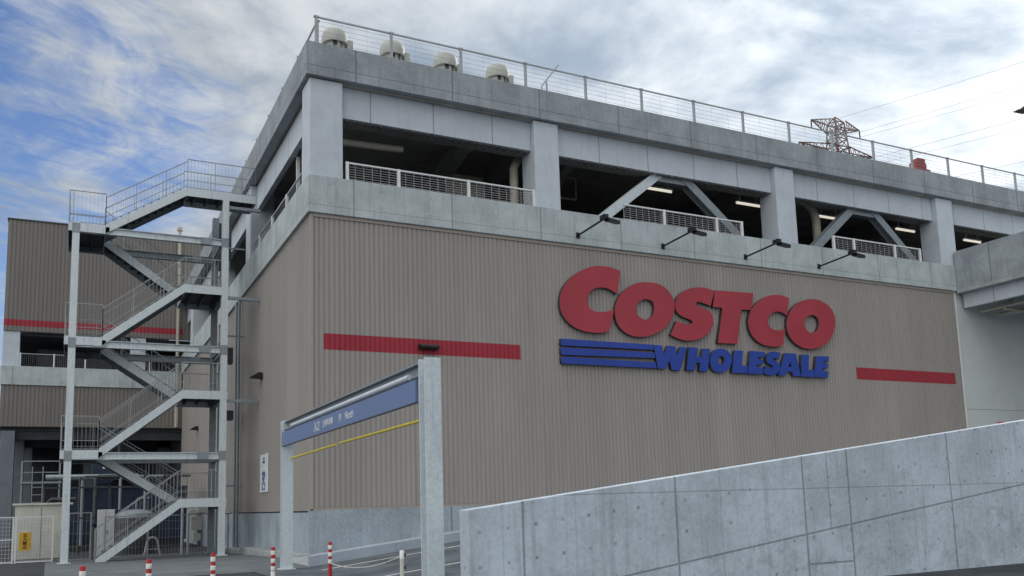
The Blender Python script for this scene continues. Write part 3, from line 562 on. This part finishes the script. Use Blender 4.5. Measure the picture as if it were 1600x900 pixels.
def sign_piece(name, loops, mat, depth):
    cu = bpy.data.curves.new('outline', 'CURVE'); cu.dimensions = '2D'; cu.fill_mode = 'BOTH'; cu.extrude = depth/2
    for L in loops:
        sp = cu.splines.new('POLY'); sp.points.add(len(L)-1); sp.use_cyclic_u = True
        for p, q in zip(sp.points, L): p.co = (q[0], q[1], 0, 1)
    tmp = bpy.data.objects.new('outline', cu); COL.objects.link(tmp); bpy.context.view_layer.update()
    me = bpy.data.meshes.new_from_object(tmp.evaluated_get(bpy.context.evaluated_depsgraph_get()))
    bpy.data.objects.remove(tmp); bpy.data.curves.remove(cu)
    for v in me.vertices: v.co = Vector((v.co.x, -.2+depth/2-v.co.z, v.co.y))
    me.materials.clear(); me.materials.append(mat); me.materials.append(M_sash)
    for p in me.polygons: p.material_index = 0 if abs(p.normal.y) > .7 else 1
    o = bpy.data.objects.new(name, me); COL.objects.link(o); o.parent = sign; o.location = -sign.location
for k, loops in LET:
    sign_piece('blue_bar' if k == 'bar' else 'letter', loops, M_red if k == 'red' else M_blue, .155)
# ================================================================== RAMP BRIDGE (right edge)
br = thing('ramp_bridge', 'raised concrete car ramp bridge jutting out of the deck at the right edge', 'bridge', (31.6,-.2,0))
m = MB(); m.box(31.6,31.85,-26,-.15,11.16,13.06); m.box(39.8,40.05,-26,-.15,11.16,13.06); m.build('parapet', M_parapet, br, bevel=.012)
m = MB(); m.box(31.56,40.1,-26,-.16,10.98,11.155); m.build('deck_slab', M_conc, br)
m = MB()
for x in (32.0, 35.7, 39.4): m.box(x,x+.25,-26,-.15,10.28,10.975)
m.build('girder', M_panel, br)
m = MB()
for y in (-4.0,-8,-12,-16,-20,-24): m.box(32.26,39.39,y,y+.2,10.4,10.97)
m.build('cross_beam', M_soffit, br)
m = MB()
for x in (32.5, 39.2):
    for y in (-9,-22): m.box(x,x+.8,y,y+.8,-.5 if x > 39 else rz(x)-.2,10.27)
m.build('column', M_post, br)
m = MB(); m.tube([(33.0,-.3,10.15),(33.0,-10,10.15)], .07, 8); m.tube([(32.9,-1.6,10.0),(39,-1.6,10.0)], .06, 8); m.tube([(34.4,-.3,10.1),(34.4,-10,10.1)], .1, 8)
for y in (-1.2,-2.9): m.tube([(33.0,y,10.15),(33.0,y,10.9)], .02, 6); m.tube([(34.4,y,10.1),(34.4,y,10.9)], .02, 6)
m.build('service_pipe', M_pipe, br, smooth=True)
t = thing('floodlight', 'dark floodlight head at the far right edge against the sky', 'lamp', (32.6,-5,13.06))
a = MB(); a.tube([(32.4,-5,11.2),(32.4,-5,18.3)], .07, 8); a.tube([(32.4,-5,18.2),(30.7,-5,18.12)], .035, 6); a.build('pole', M_black, t)
a = MB(); a.prism([(29.95,17.98),(30.7,18.02),(30.75,18.2),(30.2,18.14)], lambda p,q: (p,-5.2,q), lambda p,q: (p,-4.8,q)); a.build('lamp_head', M_black, t)

# ================================================================== RETAINING WALL, KERB WALL
xs = [-1.71, 3, 8, 14, 22, 30, 45]; top = lambda x: 1.43+.1155*(x+1.71)
m = MB(); n = len(xs)
m.prism([(x,-.5) for x in xs]+[(x,top(x)) for x in xs[::-1]], lambda x,z: (x,-16.0,z), lambda x,z: (x,-15.68,z))
rw = m.build('retaining_wall', M_retain, bevel=.012); tag(rw, 'foreground concrete ramp wall with tie holes, rising to the right', 'wall')
m = MB(); kt = lambda x: .30+.1075*(x+1.1)
m.prism([(-1.12,-.3),(45,-.3),(45,kt(45)),(-1.12,kt(-1.12))], lambda x,z: (x,-4.45,z), lambda x,z: (x,-4.2,z))
tag(m.build('kerb_wall', M_kerb, bevel=.015), 'low concrete kerb wall climbing beside the ramp at the foot of the building', 'wall')
m = MB(); m.prism([(-1.0,-.2),(45,-.2),(45,kt(45)-.12),(-1.0,kt(-1)-.3)], lambda x,z: (x,-4.19,z), lambda x,z: (x,-.10-.002,z)); 
tag(m.build('verge', M_conc), kind='structure')
m = MB(); m.prism([(5.93,0),(6.07,0),(6.04,.33),(5.96,.33)], lambda p,q: (10.75+p-6,-15.7,top(10.7)+q-.3), lambda p,q: (10.75+p-6,-15.6,top(10.7)+q-.3))
tag(m.build('red_marker', M_redp), 'tiny red marker peeping over the foreground wall at the right edge', 'marker')

# ================================================================== HEIGHT GATE
gx = -1.75
gate = thing('height_gate', 'galvanised height limit gate with blue sign board and yellow bars over the ramp', 'gate', (gx,-9.5,0))
for y in (-4.55, -14.72):
    a = MB(); a.hbeam((gx,y,-.2),(gx,y,3.80),.27,.27,.02,.028, Vector((0,1,0))); a.box(gx-.2,gx+.2,y-.2,y+.2,.0,.03); o = a.build('post', M_galv, gate)
a = MB(); a.hbeam((gx,-14.58,3.66),(gx,-4.69,3.66),.20,.22,.014,.024); a.build('beam', M_galvd, gate)
a = MB(); a.box(gx-.13,gx-.085,-14.42,-4.62,3.14,3.50); pn = a.build('sign_panel', M_signblue, gate, bevel=.006)
a = MB(); a.box(gx-.14,gx-.08,-14.43,-4.61,3.125,3.138); a.box(gx-.14,gx-.08,-4.615,-4.60,3.125,3.51); a.build('panel_edge', M_sash, gate)
a = MB(); a.tube([(gx-.10,-14.1,3.585),(gx-.10,-5.6,3.585)], .05, 10); a.build('lamp_tube', M_post, gate, smooth=True)
a = MB(); a.tube([(gx,-14.4,2.86),(gx,-9.60,2.85)], .026, 10); a.build('height_bar', M_yellow, gate, smooth=True)
a = MB(); a.tube([(gx,-9.26,2.84),(gx,-5.0,2.80)], .026, 10); a.build('height_bar', M_yellow, gate, smooth=True)
a = MB()
for y in (-14.2,-10.0,-9.0,-5.3): a.tube([(gx,y,2.85),(gx,y,3.56)], .004, 5)
a.build('hanger_wire', M_galvd, gate)
# the board is read from the car-park side; its lettering is small and blurred in the photograph
tx = gx-.134
def gate_text(s, y0, size, z, sx=1.): text_mesh('lettering', s, size, M_letter, gate, (tx, y0, z), (0,-1,0), (0,0,1), .003, 'LEFT', sx)
gate_text('入口', -7.9, .24, 3.235, 1.1); gate_text('立体駐車場', -8.68, .17, 3.265, .98)
gate_text('P1', -9.97, .22, 3.25, 1.0); gate_text('North', -10.42, .22, 3.255, 1.05)

# ================================================================== BOLLARDS
def bollard(x, y, label, low):
    t = thing('bollard', label, 'bollard', (x,y,0), 'red and white post bollards by the ramp')
    a = MB(); a.lathe(x,y,[(.12,.0),(.12,.03),(.09,.05)],20); a.build('base', M_redp, t, smooth=True)
    a = MB(); a.lathe(x,y,[(.04,.05),(.04,.785),(.036,.80),(.02,.805)],20); a.build('post', M_redp, t, smooth=True)
    for z0, z1 in ((.655,.735),(.505,.585),(.36,.44)):
        a = MB(); a.lathe(x,y,[(.0415,z0),(.0425,z0+.004),(.0425,z1-.004),(.0415,z1)],20); a.build('reflective_band', M_refl, t, smooth=True)
    if low:
        a = MB(); a.lathe(x,y,[(.0412,.06),(.0425,.07),(.0425,.34),(.0412,.345)],20); o = a.build('sleeve', M_refl, t, smooth=True); o['label'] = 'plain white lower sleeve'
for (x,y,l,low) in ((-6.54,-13.39,'leftmost red and white bollard, only its tip in view',0), (-5.59,-12.33,'red and white bollard in front of the stair bottom step',0),
                (-4.47,-11.21,'red and white bollard between the staircase and the left wall',0), (-3.2,-10.03,'bollard with white lower half just left of the far gate post',1),
                (-1.77,-8.84,'red and white bollard with plain red lower half inside the gate opening',0)): bollard(x,y,l,low)
t = thing('marker_post', 'plain cream post with white band beside the near gate post', 'post', (-1.9,-13.74,0))
a = MB(); a.lathe(-1.9,-13.74,[(.034,0),(.034,.66)],16); a.build('post', M_cream, t, smooth=True)
a = MB(); a.lathe(-1.9,-13.74,[(.037,.661),(.037,.79),(.03,.80)],16); a.build('reflective_band', M_refl, t, smooth=True)
a = MB(); a.box(-1.86,-1.84,-13.76,-13.72,.70,.75); a.box(-1.86,-1.84,-13.76,-13.72,.5,.55); a.build('hook', M_black, t)
def chain(p0, p1, sag, label):
    p0 = Vector(p0); p1 = Vector(p1); a = MB(); N = 46
    for i in range(N):
        q = [p0.lerp(p1,s) + Vector((0,0,-sag*4*s*(1-s))) for s in (i/N, (i+.72)/N)]
        a.tube(q, .011, 5)
    tag(a.build('barrier_chain', M_rope), label, 'chain', 'white barrier chains')
chain((-1.87,-13.7,.72), (-1.77,-8.9,.36), .14, 'white plastic chain sagging from the cream post to a red bollard')

# ================================================================== OUTDOOR STAIRCASE
ZB = -.2
st = thing('outdoor_staircase', 'tall galvanised steel zigzag staircase in front of the left wall', 'staircase', (-4.1,10,ZB))
YF, YB = 8.6, 11.4; XL, XR = -6.87, -1.42
for x, y, zt in ((XL,YF,12.60),(XR,YF,14.28),(XL,YB,12.60),(XR,YB,14.28)):
    a = MB(); a.hbeam((x,y,ZB),(x,y,zt),.25,.25,.016,.024, Vector((0,1,0))); a.box(x-.22,x+.22,y-.22,y+.22,ZB,ZB+.05)
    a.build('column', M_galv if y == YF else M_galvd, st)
    for z in (3.70,7.93,12.36):
        a = MB(); a.box(x-.135,x+.135,y-.135,y+.135,z-.19,z-.15); a.box(x-.135,x+.135,y-.135,y+.135,z+.15,z+.19); a.box(x-.131,x+.131,y-.131,y+.131,z-.149,z+.149); a.build('splice_collar', M_galvd, st)
for z in (3.70, 7.93, 12.36):
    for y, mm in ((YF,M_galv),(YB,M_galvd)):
        a = MB(); a.hbeam((XL+.14,y,z),(XR-.14,y,z),.2,.27,.014,.022)
        a.build('beam', mm, st)
        for x in (XL+.95, XR-.75):
            a = MB(); a.box(x-.20,x+.20,y-.112,y+.112,z-.142,z+.142); a.build('splice_plate', M_galvd, st)
    for x in (XL,XR):
        a = MB(); a.hbeam((x,YF+.13,z),(x,YB-.13,z),.18,.24); a.build('beam', M_galvd, st)
for z in (1.85,6.1,10.3):
    for x in (XR,):
        a = MB(); a.hbeam((x,YF+.13,z-.12),(x,YB-.13,z-.12),.18,.22); a.build('beam', M_galvd, st)
for z in (5.9,10.1,13.9):
    a = MB(); a.box(XR+.13,-.02,YF-.06,YF+.06,z-.06,z+.06); a.build('wall_tie', M_galvd, st)
def landing(x0, x1, y0, y1, z):
    a = MB(); a.box(x0,x1,y0,y1,z-.05,z); k = x0+.3
    while k < x1-.1: a.box(k,k+.05,y0,y1,z-.2,z-.052); k += .5
    a.build('landing', M_dsteel, st)
    a = MB(); a.box(x0,x1,y0-.02,y0-.002,z-.29,z+.04); a.box(x0,x1,y1+.002,y1+.02,z-.29,z+.04)
    a.box(x0-.018,x0-.001,y0,y1,z-.29,z+.04); a.box(x1+.001,x1+.018,y0,y1,z-.29,z+.04)
    return a.build('landing_edge', M_galv, st)
def railing(parent, pts, h=1.15, step=.135, mid=True, post=True):
    a = MB(); P = [Vector(p) for p in pts]; H = Vector((0,0,h))
    for i in range(len(P)-1):
        A, B = P[i], P[i+1]; a.bar(A+H, B+H, .03,.03); a.bar(A+H*.30, B+H*.30, .02); a.bar(A+Vector((0,0,.08)), B+Vector((0,0,.08)), .02)
        n = max(1, int(round(math.hypot(B.x-A.x, B.y-A.y)/step)))
        for k in range(n+1):
            c = A.lerp(B, k/n); big = k % 8 == 0
            a.bar(c+Vector((0,0,.0 if big else .08)), c+H, .026 if big else .008)
    return a.build('railing', M_srail, parent)
RX0, RX1 = -5.86, -2.92            # ends of the flights
def flight(za, zb, y0, y1, up_right):
    """za = lower level; the flight climbs from left to right if up_right"""
    xa, xb = (RX0,RX1) if up_right else (RX1,RX0)
    t = MB()
    for y, s in ((y0,'near'),(y1,'far')):
        a = MB(); a.prism([(xa,za-.27),(xb,zb-.27),(xb,zb+.09),(xa,za+.09)], lambda x,z: (x,y-.012,z), lambda x,z: (x,y+.012,z))
        a.bar((xa,y+(.03 if y == y0 else -.03),za-.26),(xb,y+(.03 if y == y0 else -.03),zb-.26),.06,.016)
        sg = a.build('stringer', M_galv if y == y0 else M_galvd, st)
    n = 11
    for k in range(n):
        x = xa + (xb-xa)*(k+.5)/n; z = za + (zb-za)*(k+1)/n - .04; hw = abs(xb-xa)/n/2+.02
        t.box(x-hw,x+hw,y0+.014,y1-.014,z-.03,z); t.box(x-hw if up_right else x+hw-.012, x-hw+.012 if up_right else x+hw, y0+.014,y1-.014,z-.19,z-.031)
    t.build('stair_treads', M_dsteel, st)
    return xa, xb
LV = [ZB+.02, 2.0, 3.88, 6.22, 8.14, 10.46, 12.52, 14.44]
LX0, LX1 = -7.12, RX0; QX0, QX1 = RX1, -1.28
for i in range(7):
    ur = i % 2 == 0; y0, y1 = (8.5, 9.86) if ur else (10.14, 11.5)
    xa, xb = flight(LV[i], LV[i+1], y0, y1, ur)
    for y in (y0, y1): railing(st, [(xa,y,LV[i]+.07),(xb,y,LV[i+1]+.07)], 1.1)
for i in (2,4,6):
    landing(LX0, LX1, 8.5, 11.5, LV[i]); railing(st, [(LX1,8.5,LV[i]),(LX0,8.5,LV[i]),(LX0,11.5,LV[i]),(LX1,11.5,LV[i])], 1.3)
for i in (1,3,5):
    landing(QX0, QX1, 8.5, 11.5, LV[i]); railing(st, [(QX0,8.5,LV[i]),(QX1,8.5,LV[i]),(QX1,11.5,LV[i]),(QX0,11.5,LV[i])], 1.15)
landing(QX0, -.24, 8.5, 9.86, LV[7]); railing(st, [(QX0,8.5,LV[7]),(-.26,8.5,LV[7])], 1.25); railing(st, [(QX0,9.86,LV[7]),(-.26,9.86,LV[7])], 1.25)
# cages, cable trays and ducts that climb between staircase and wall
m = MB()
for y in (12.4,):
    m.tube([(-.8,y,-.2),(-.8,y,13.4)], .09, 8); m.tube([(-1.02,y+.3,-.2),(-1.02,y+.3,9.)], .055, 8)
for z in (2.6,9.2,13.2): m.box(-1.1,-.05,12.0,12.08,z-.03,z+.03)
m.build('riser_pipe', M_galvd, st, smooth=False)
for q in ((-1.15,-.6,12.3,12.8,12.3,14.4),(-1.0,-.5,12.1,12.6,8.0,8.7),(-1.0,-.45,12.1,12.7,5.5,5.9)):
    m = MB(); m.box(*q); m.build('junction_box', M_sash, st)

# ================================================================== WING (left)
D = 36.5
M_ucol = mat_plain('grey_painted_column', (.17,.195,.225), .7, 0, .08, 1.5, .3, .3)
wing = thing('wing_building', 'tall beige ribbed wing behind the staircase standing on columns, crimson stripe across it', 'building', (-4,D,0))
WX0, WX1 = -10.95, 2.0
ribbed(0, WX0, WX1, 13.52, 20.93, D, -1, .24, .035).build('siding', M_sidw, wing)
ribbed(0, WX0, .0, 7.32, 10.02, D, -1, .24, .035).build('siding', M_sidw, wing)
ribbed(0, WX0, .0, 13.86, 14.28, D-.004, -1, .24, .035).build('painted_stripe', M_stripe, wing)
m = MB(); m.box(WX0,WX1,D+.02,D+.3,13.52,20.93); m.box(WX0,0,D+.02,D+.3,7.30,10.02); m.box(WX0,WX0+.3,D+.31,70,13.5,20.93); m.box(WX0,WX0+.3,D+.31,70,7.3,11.2); m.box(WX0,WX1,69.7,70,7.3,20.9); m.build('side_wall', M_sidtrim, wing)
m = MB(); m.box(WX0-.06,WX1+.06,D-.08,70,20.94,21.03); m.build('roof', M_sash, wing)
m = MB(); m.box(WX0-.04,-.1,D-.08,D+.3,10.03,11.22); m.box(WX0-.04,-.1,D-.12,D+.25,10.00,10.027); m.build('spandrel_band', M_band, wing)
for x in (WX0, -3.4):
    m = MB(); m.box(x,x+.95,D+.05,D+.9,11.23,13.5); m.build('column', M_post, wing)
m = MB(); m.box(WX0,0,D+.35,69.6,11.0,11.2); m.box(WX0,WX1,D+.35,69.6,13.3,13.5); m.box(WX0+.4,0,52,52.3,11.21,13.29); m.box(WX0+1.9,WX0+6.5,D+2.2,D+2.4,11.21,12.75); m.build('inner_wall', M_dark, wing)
m = MB(); m.box(WX0+.02,0,D+.35,69.6,7.05,7.3)
for y in (D+.4, 44, 52, 60): m.box(WX0,0,y,y+.5,6.5,7.04)
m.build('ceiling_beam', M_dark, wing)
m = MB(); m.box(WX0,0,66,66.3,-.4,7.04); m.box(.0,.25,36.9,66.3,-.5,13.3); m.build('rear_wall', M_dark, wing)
for x, y in ((WX0+.10,D+.02),(WX0+.35,43.5),(WX0+.62,50.5),(-5.9,44),(-.9,44),(-5.9,53)):
    m = MB(); m.box(x,x+.8,y,y+.8,-.36,7.04); m.build('column', M_ucol, wing)
a = MB(); a.bar((WX0+1.0,D-.02,12.05),(-.2,D-.02,12.05),.045)
x = WX0+1.0
while x < -.3: a.bar((x,D-.02,11.23),(x,D-.02,12.05),.008); x += .12
a.build('railing', M_rail, wing)
a = MB()
for x in (WX0+1.02,-8.0,-6.15,-4.2,-2.2): a.box(x-.04,x+.04,D-.06,D+.02,11.1,12.1)
a.build('rail_post', M_white, wing)
a = MB(); a.tube([(-.42,D-.2,7.35),(-.42,D-.2,21.6)], .11, 8); a.lathe(-.42,D-.2,[(.2,21.3),(.2,21.5)],10); a.build('drain_pipe', M_pipe, wing, smooth=True)

# ------------------------------------------------------------------ service yard under the wing
def fence_panel(x0, x1, y, z0, h, label, nposts, mat, wire, sx=.12, sz=.15, group='mesh fences of the service yard', extra_rails=()):
    t = thing('mesh_fence', label, 'fence', ((x0+x1)/2,y,z0), group)
    for i in range(nposts):
        x = x0+(x1-x0)*i/(nposts-1); a = MB(); a.bar((x,y,z0),(x,y,z0+h),.06); a.build('post', mat, t)
    a = MB()
    for z in (h-.02, .06)+tuple(extra_rails): a.bar((x0,y,z0+z),(x1,y,z0+z),.045)
    a.build('rail', mat, t)
    a = MB(); x = x0
    while x < x1: a.bar((x,y,z0+.06),(x,y,z0+h),.007); x += sx
    z = .1
    while z < h: a.bar((x0,y+.006,z0+z),(x1,y+.006,z0+z),.007); z += sz
    a.build('wire_infill', wire, t); return t
fence_panel(-8.62,-7.32,12.8,-.30,1.85,'white mesh gate panel in front of the cream shed', 2, M_white, M_white)
fence_panel(-12.2,-8.72,12.8,-.30,1.85,'white mesh fence panel running out of the left edge of view', 4, M_white, M_white, extra_rails=(.95,))
fence_panel(-6.75,-5.95,12.6,-.30,1.95,'grey steel gate between the stair column and first flight', 2, M_rail, M_wire, .16, .5)
fence_panel(-5.4,-.5,12.9,-.30,1.75,'grey mesh fence behind the lowest stair flight', 4, M_rail, M_wire, .13, .35)
a = MB(); a.box(-8.50,-8.08,12.70,12.73,.22,.92); t = a.build('warning_sign', M_amber); tag(t, 'yellow notice board with dark vertical lettering hung on the white mesh gate', 'sign')
for k, ch in enumerate('立入禁止'): text_mesh('lettering', ch, .155, M_black, t, (-8.37,12.694,.755-k*.155), (1,0,0), (0,0,1), .003)
# cream shed
sh = thing('storage_shed', 'cream metal shed with flat lipped roof behind the white fence', 'shed', (-7.7,15.2,-.3))
m = MB(); m.box(-8.75,-6.75,14.2,16.2,-.2,2.0); m.build('body', M_cream, sh, bevel=.01)
m = MB(); m.box(-8.85,-6.62,14.1,16.3,2.005,2.09); m.build('roof', M_cream, sh, bevel=.01)
m = MB(); m.box(-8.7,-6.8,14.25,16.15,-.34,-.21); m.build('base', M_conc, sh)
m = MB(); m.box(-7.80,-7.785,14.185,14.198,-.15,1.95); m.box(-7.05,-7.0,14.16,14.198,.8,1.0); m.build('door_seam', M_sash, sh)
cb = thing('cabinet', 'narrow white steel cabinet behind the bottom of the staircase', 'cabinet', (-5.3,15,-.3))
m = MB(); m.box(-5.65,-4.98,14.7,15.5,-.25,1.75); m.build('body', M_white, cb, bevel=.015)
m = MB(); m.box(-5.33,-5.32,14.69,14.698,-.2,1.7); m.box(-5.28,-5.24,14.67,14.698,.7,.85); m.build('door_seam', M_sash, cb)
m = MB(); m.box(-5.7,-4.93,14.65,15.55,-.34,-.252); m.build('plinth', M_conc, cb)
a = MB(); a.tube([(-3.85,13.6,-.32),(-3.72,13.6,.35),(-3.64,13.6,.47),(-3.52,13.6,.50),(-3.40,13.6,.47),(-3.32,13.6,.35),(-3.19,13.6,-.32)], .045, 10); a.tube([(-3.79,13.6,0.0),(-3.25,13.6,0.0)], .02, 6)
tag(a.build('hoop_barrier', M_hoop, smooth=True), 'small pale hoop barrier standing under the lowest stair flight', 'barrier')
# machinery : compactor, hopper, gantry, tank
mc = thing('waste_compactor', 'dark blue steel waste compactor in the shade under the wing', 'machine', (-4,25,-.33))
m = MB(); m.box(-7.0,-1.0,24,27,.1,2.9)
for x in (-6.8,-5.8,-4.8,-3.8,-2.8,-1.8,-1.1): m.box(x-.05,x+.05,23.92,24,.12,2.88)
m.box(-7.05,-.95,23.9,27.05,2.905,3.0); m.build('body', M_mach, mc)
m = MB(); m.box(-6.9,-1.1,24.1,26.9,-.33,.095); m.build('skid', M_sash, mc)
m = MB(); m.box(-5.75,-4.75,24.2,25.4,3.2,4.25); m.box(-5.6,-4.9,24.3,25.3,3.0,3.2); m.build('hopper', M_mach, mc)
m = MB(); m.box(-5.25,-4.85,24.17,24.197,3.98,4.12); m.build('nameplate', M_refl, mc)
m = MB(); m.tube([(-7.9,23.5,3.5),(-3.5,23.5,3.5)], .16, 10); m.tube([(-6.2,23.5,3.5),(-6.2,23.5,.0)], .09, 8); m.build('duct', M_galvd, mc, smooth=True)
pf = thing('service_platform', 'grey steel service platform with railing beside the blue compactor', 'platform', (-8,27,-.33))
m = MB(); m.box(-9.2,-7.2,26,28,3.3,3.4)
m.build('deck', M_galvd, pf)
m = MB()
for x in (-9.1,-7.3): m.bar((x,26.1,-.33),(x,26.1,4.5),.09)
for z in (3.9,4.5): m.bar((-9.1,26.1,z),(-7.3,26.1,z),.05)
for z in (.3,.7,1.1,1.5,1.9,2.3,2.7,3.1): m.bar((-8.6,26.0,z),(-8.1,26.0,z),.04)
for x in (-8.6,-8.1): m.bar((x,26.0,-.33),(x,26.0,4.2),.05)
m.build('frame', M_galvd, pf)
tk = thing('water_tank', 'pale low tank with domed lid behind the bottom stair flight', 'tank', (-3.9,18.5,-.33))
m = MB(); m.lathe(-3.9,18.5,[(.85,-.33),(.85,1.35)],24); m.build('body', M_dsteel, tk, smooth=True)
m = MB(); m.lathe(-3.9,18.5,[(.86,1.351),(.8,1.55),(.5,1.7),(.1,1.74)],24); m.build('lid', M_galvd, tk, smooth=True)
mt = thing('meter_rack', 'rack of grey pipes and meter boxes beside the right stair column', 'meters', (-1.7,13.4,-.3))
m = MB()
for x, z in ((-2.35,1.9),(-2.1,1.5),(-1.25,1.95),(-.9,1.3)): m.tube([(x,13.4,-.3),(x,13.4,z),(x+.12,13.4,z+.12),(x+.5,13.4,z+.12)], .055, 8)
m.build('pipe', M_post, mt, smooth=True)
m = MB(); m.box(-2.0,-1.55,13.2,13.5,.75,1.35); m.box(-1.9,-1.6,13.2,13.45,.3,.6); m.box(-1.75,-1.45,13.15,13.5,1.5,1.75); m.build('meter_box', M_cream, mt, bevel=.01)
pk = thing('pipe_rack', 'cluster of grey pipes and valves in the shade under the wing behind the white cabinet', 'pipes', (-5.5,20.5,-.33))
random.seed(3)
for k in range(9):
    x = -7.6+k*.62+random.uniform(-.15,.15); zt = random.choice((1.6,2.2,2.8,3.3)); yy = 20.5+random.uniform(-.5,.8); r = random.choice((.05,.07,.11))
    m = MB(); m.tube([(x,yy,-.33),(x,yy,zt),(x+.12,yy,zt+.12),(x+random.uniform(.6,1.8),yy,zt+.12)], r, 8); m.build('pipe', random.choice((M_dsteel,M_dsteel,M_mach,M_galvd)), pk, smooth=True)
    if k % 3 == 0:
        m = MB(); m.lathe(x,yy,[(r+.03,1.0),(r+.09,1.05),(r+.09,1.15),(r+.03,1.2)],12); m.build('valve', M_mach, pk)
m = MB()
for z in (1.4,2.9): m.bar((-7.9,20.9,z),(-2.2,20.9,z),.08)
for x in (-7.9,-5,-2.2): m.bar((x,20.9,-.33),(x,20.9,3.0),.08)
m.build('support_frame', M_dsteel, pk)
# white notice on the left wall
nb = thing('wall_notice', 'white upright notice with blue marks on the left wall beside the gate', 'sign', (-.03,7.25,2.95))
m = MB(); m.box(-.065,-.035,6.5,8.0,2.20,3.68); m.build('board', M_white, nb, bevel=.008)
m = MB(); m.box(-.0705,-.0655,7.05,7.45,3.32,3.42); m.box(-.0705,-.0655,7.1,7.4,3.46,3.54); m.build('blue_mark', M_blue, nb)
for k, ch in enumerate('搬入口'): text_mesh('lettering', ch, .34, M_blue, nb, (-.0695,7.62,2.72-k*.21), (0,-1,0), (0,0,1), .003, 'LEFT', 2.0)

# ------------------------------------------------------------------ deck odds and ends
a = MB(); a.bar((11.75,4,14.55),(11.75,4,15.5),.07); a.bar((12.6,4,14.55),(12.6,4,15.5),.07); a.bar((11.75,4,14.55),(12.6,4,14.55),.07); a.bar((11.75,4,15.5),(12.6,4,15.5),.07); a.tube([(12.2,4,15.5),(12.2,4,15.85)],.03,6)
tag(a.build('hanging_frame', M_pipe), 'empty pale rectangular frame hung from the deck ceiling beside the second pillar', 'frame')
a = MB(); a.box(6.5,8.15,4,4.06,14.05,14.9); a.bar((6.7,4.03,11.36),(6.7,4.03,14.05),.08); a.bar((7.9,4.03,11.36),(7.9,4.03,14.05),.08)
tag(a.build('notice_board', M_pipe), 'dull cream board inside the first deck opening above its railing', 'board')

# ================================================================== PYLON AND LINES (far)
PY = Vector((126.6,90,0))
py = thing('transmission_pylon', 'red and white lattice pylon rising behind the roof', 'pylon', PY)
def lat(z0, z1, w0, w1, n, mat):
    a = MB()
    for i in range(n):
        za, zb = z0+(z1-z0)*i/n, z0+(z1-z0)*(i+1)/n; wa, wb = w0+(w1-w0)*i/n, w0+(w1-w0)*(i+1)/n
        ca = [PY+Vector((sx*wa,sy*wa,za)) for sx,sy in ((-1,-1),(1,-1),(1,1),(-1,1))]; cb = [PY+Vector((sx*wb,sy*wb,zb)) for sx,sy in ((-1,-1),(1,-1),(1,1),(-1,1))]
        for k in range(4):
            a.bar(ca[k],cb[k],.22); a.bar(ca[k],cb[(k+1)%4],.11); a.bar(ca[(k+1)%4],cb[k],.11); a.bar(cb[k],cb[(k+1)%4],.16)
    return a.build('tower_section', mat, py)
lat(0,20,6,4.2,3,M_pylr); lat(20,38,4.2,3,3,M_pylw); lat(38,54,3,2.0,3,M_pylr); lat(54,63,2.0,1.7,3,M_pylw); lat(63,69,1.7,1.45,3,M_pylr); lat(69,74.2,1.45,1.1,3,M_pylw)
a = MB()
for sx,sy in ((-1,-1),(1,-1),(1,1),(-1,1)): a.bar(PY+Vector((sx*1.1,sy*1.1,74.2)), PY+Vector((0,0,75.6)), .16)
a.build('peak', M_pylr, py)
tips = []
for z, L, mm in ((73.6,6.6,M_pylw),(68.4,10.3,M_pylr),(62.6,11.5,M_pylw)):
    for s in (-1,1):
        a = MB(); tip = PY+Vector((s*L,0,z+.3)); tips.append(tip)
        for sy in (-1,1):
            r0 = PY+Vector((s*1.3,sy*1.3,z-1.1)); r1 = PY+Vector((s*1.3,sy*1.3,z+.9))
            a.bar(r0,tip,.17); a.bar(r1,tip,.17); N = 6
            for k in range(N):
                p = r0.lerp(tip,k/N); q = r1.lerp(tip,(k+.5)/N); p2 = r0.lerp(tip,(k+1)/N); a.bar(p,q,.09); a.bar(q,p2,.09)
        a.build('cross_arm', mm, py)
        a = MB(); a.lathe(tip.x,tip.y,[(.06,z-1.5),(.16,z-1.3),(.1,z-1.1),(.16,z-.9),(.1,z-.7),(.16,z-.5),(.1,z-.3),(.16,z-.1),(.05,z+.2)],8); a.build('insulator', M_glass, py)
def wire(p, label, r=.024):
    d = Vector((.30,-1.283,0)).normalized(); L = 330; sag = 7.; pts = []
    for i in range(25):
        s = i/24; pts.append(p + d*L*s + Vector((0,0,-sag*4*s*(1-s))))
    a = MB(); a.tube(pts, r, 5); tag(a.build('power_line', M_cable), label, 'power line', 'power lines from the pylon')
dz = Vector((0,0,-1.4))
lab = ['power line from the upper left arm of the pylon','power line from the upper right arm of the pylon','power line from the middle left arm of the pylon','power line from the middle right arm of the pylon','power line from the lower left arm of the pylon','power line from the lower right arm of the pylon']
for t_, l in zip(tips, lab): wire(t_+dz, l)
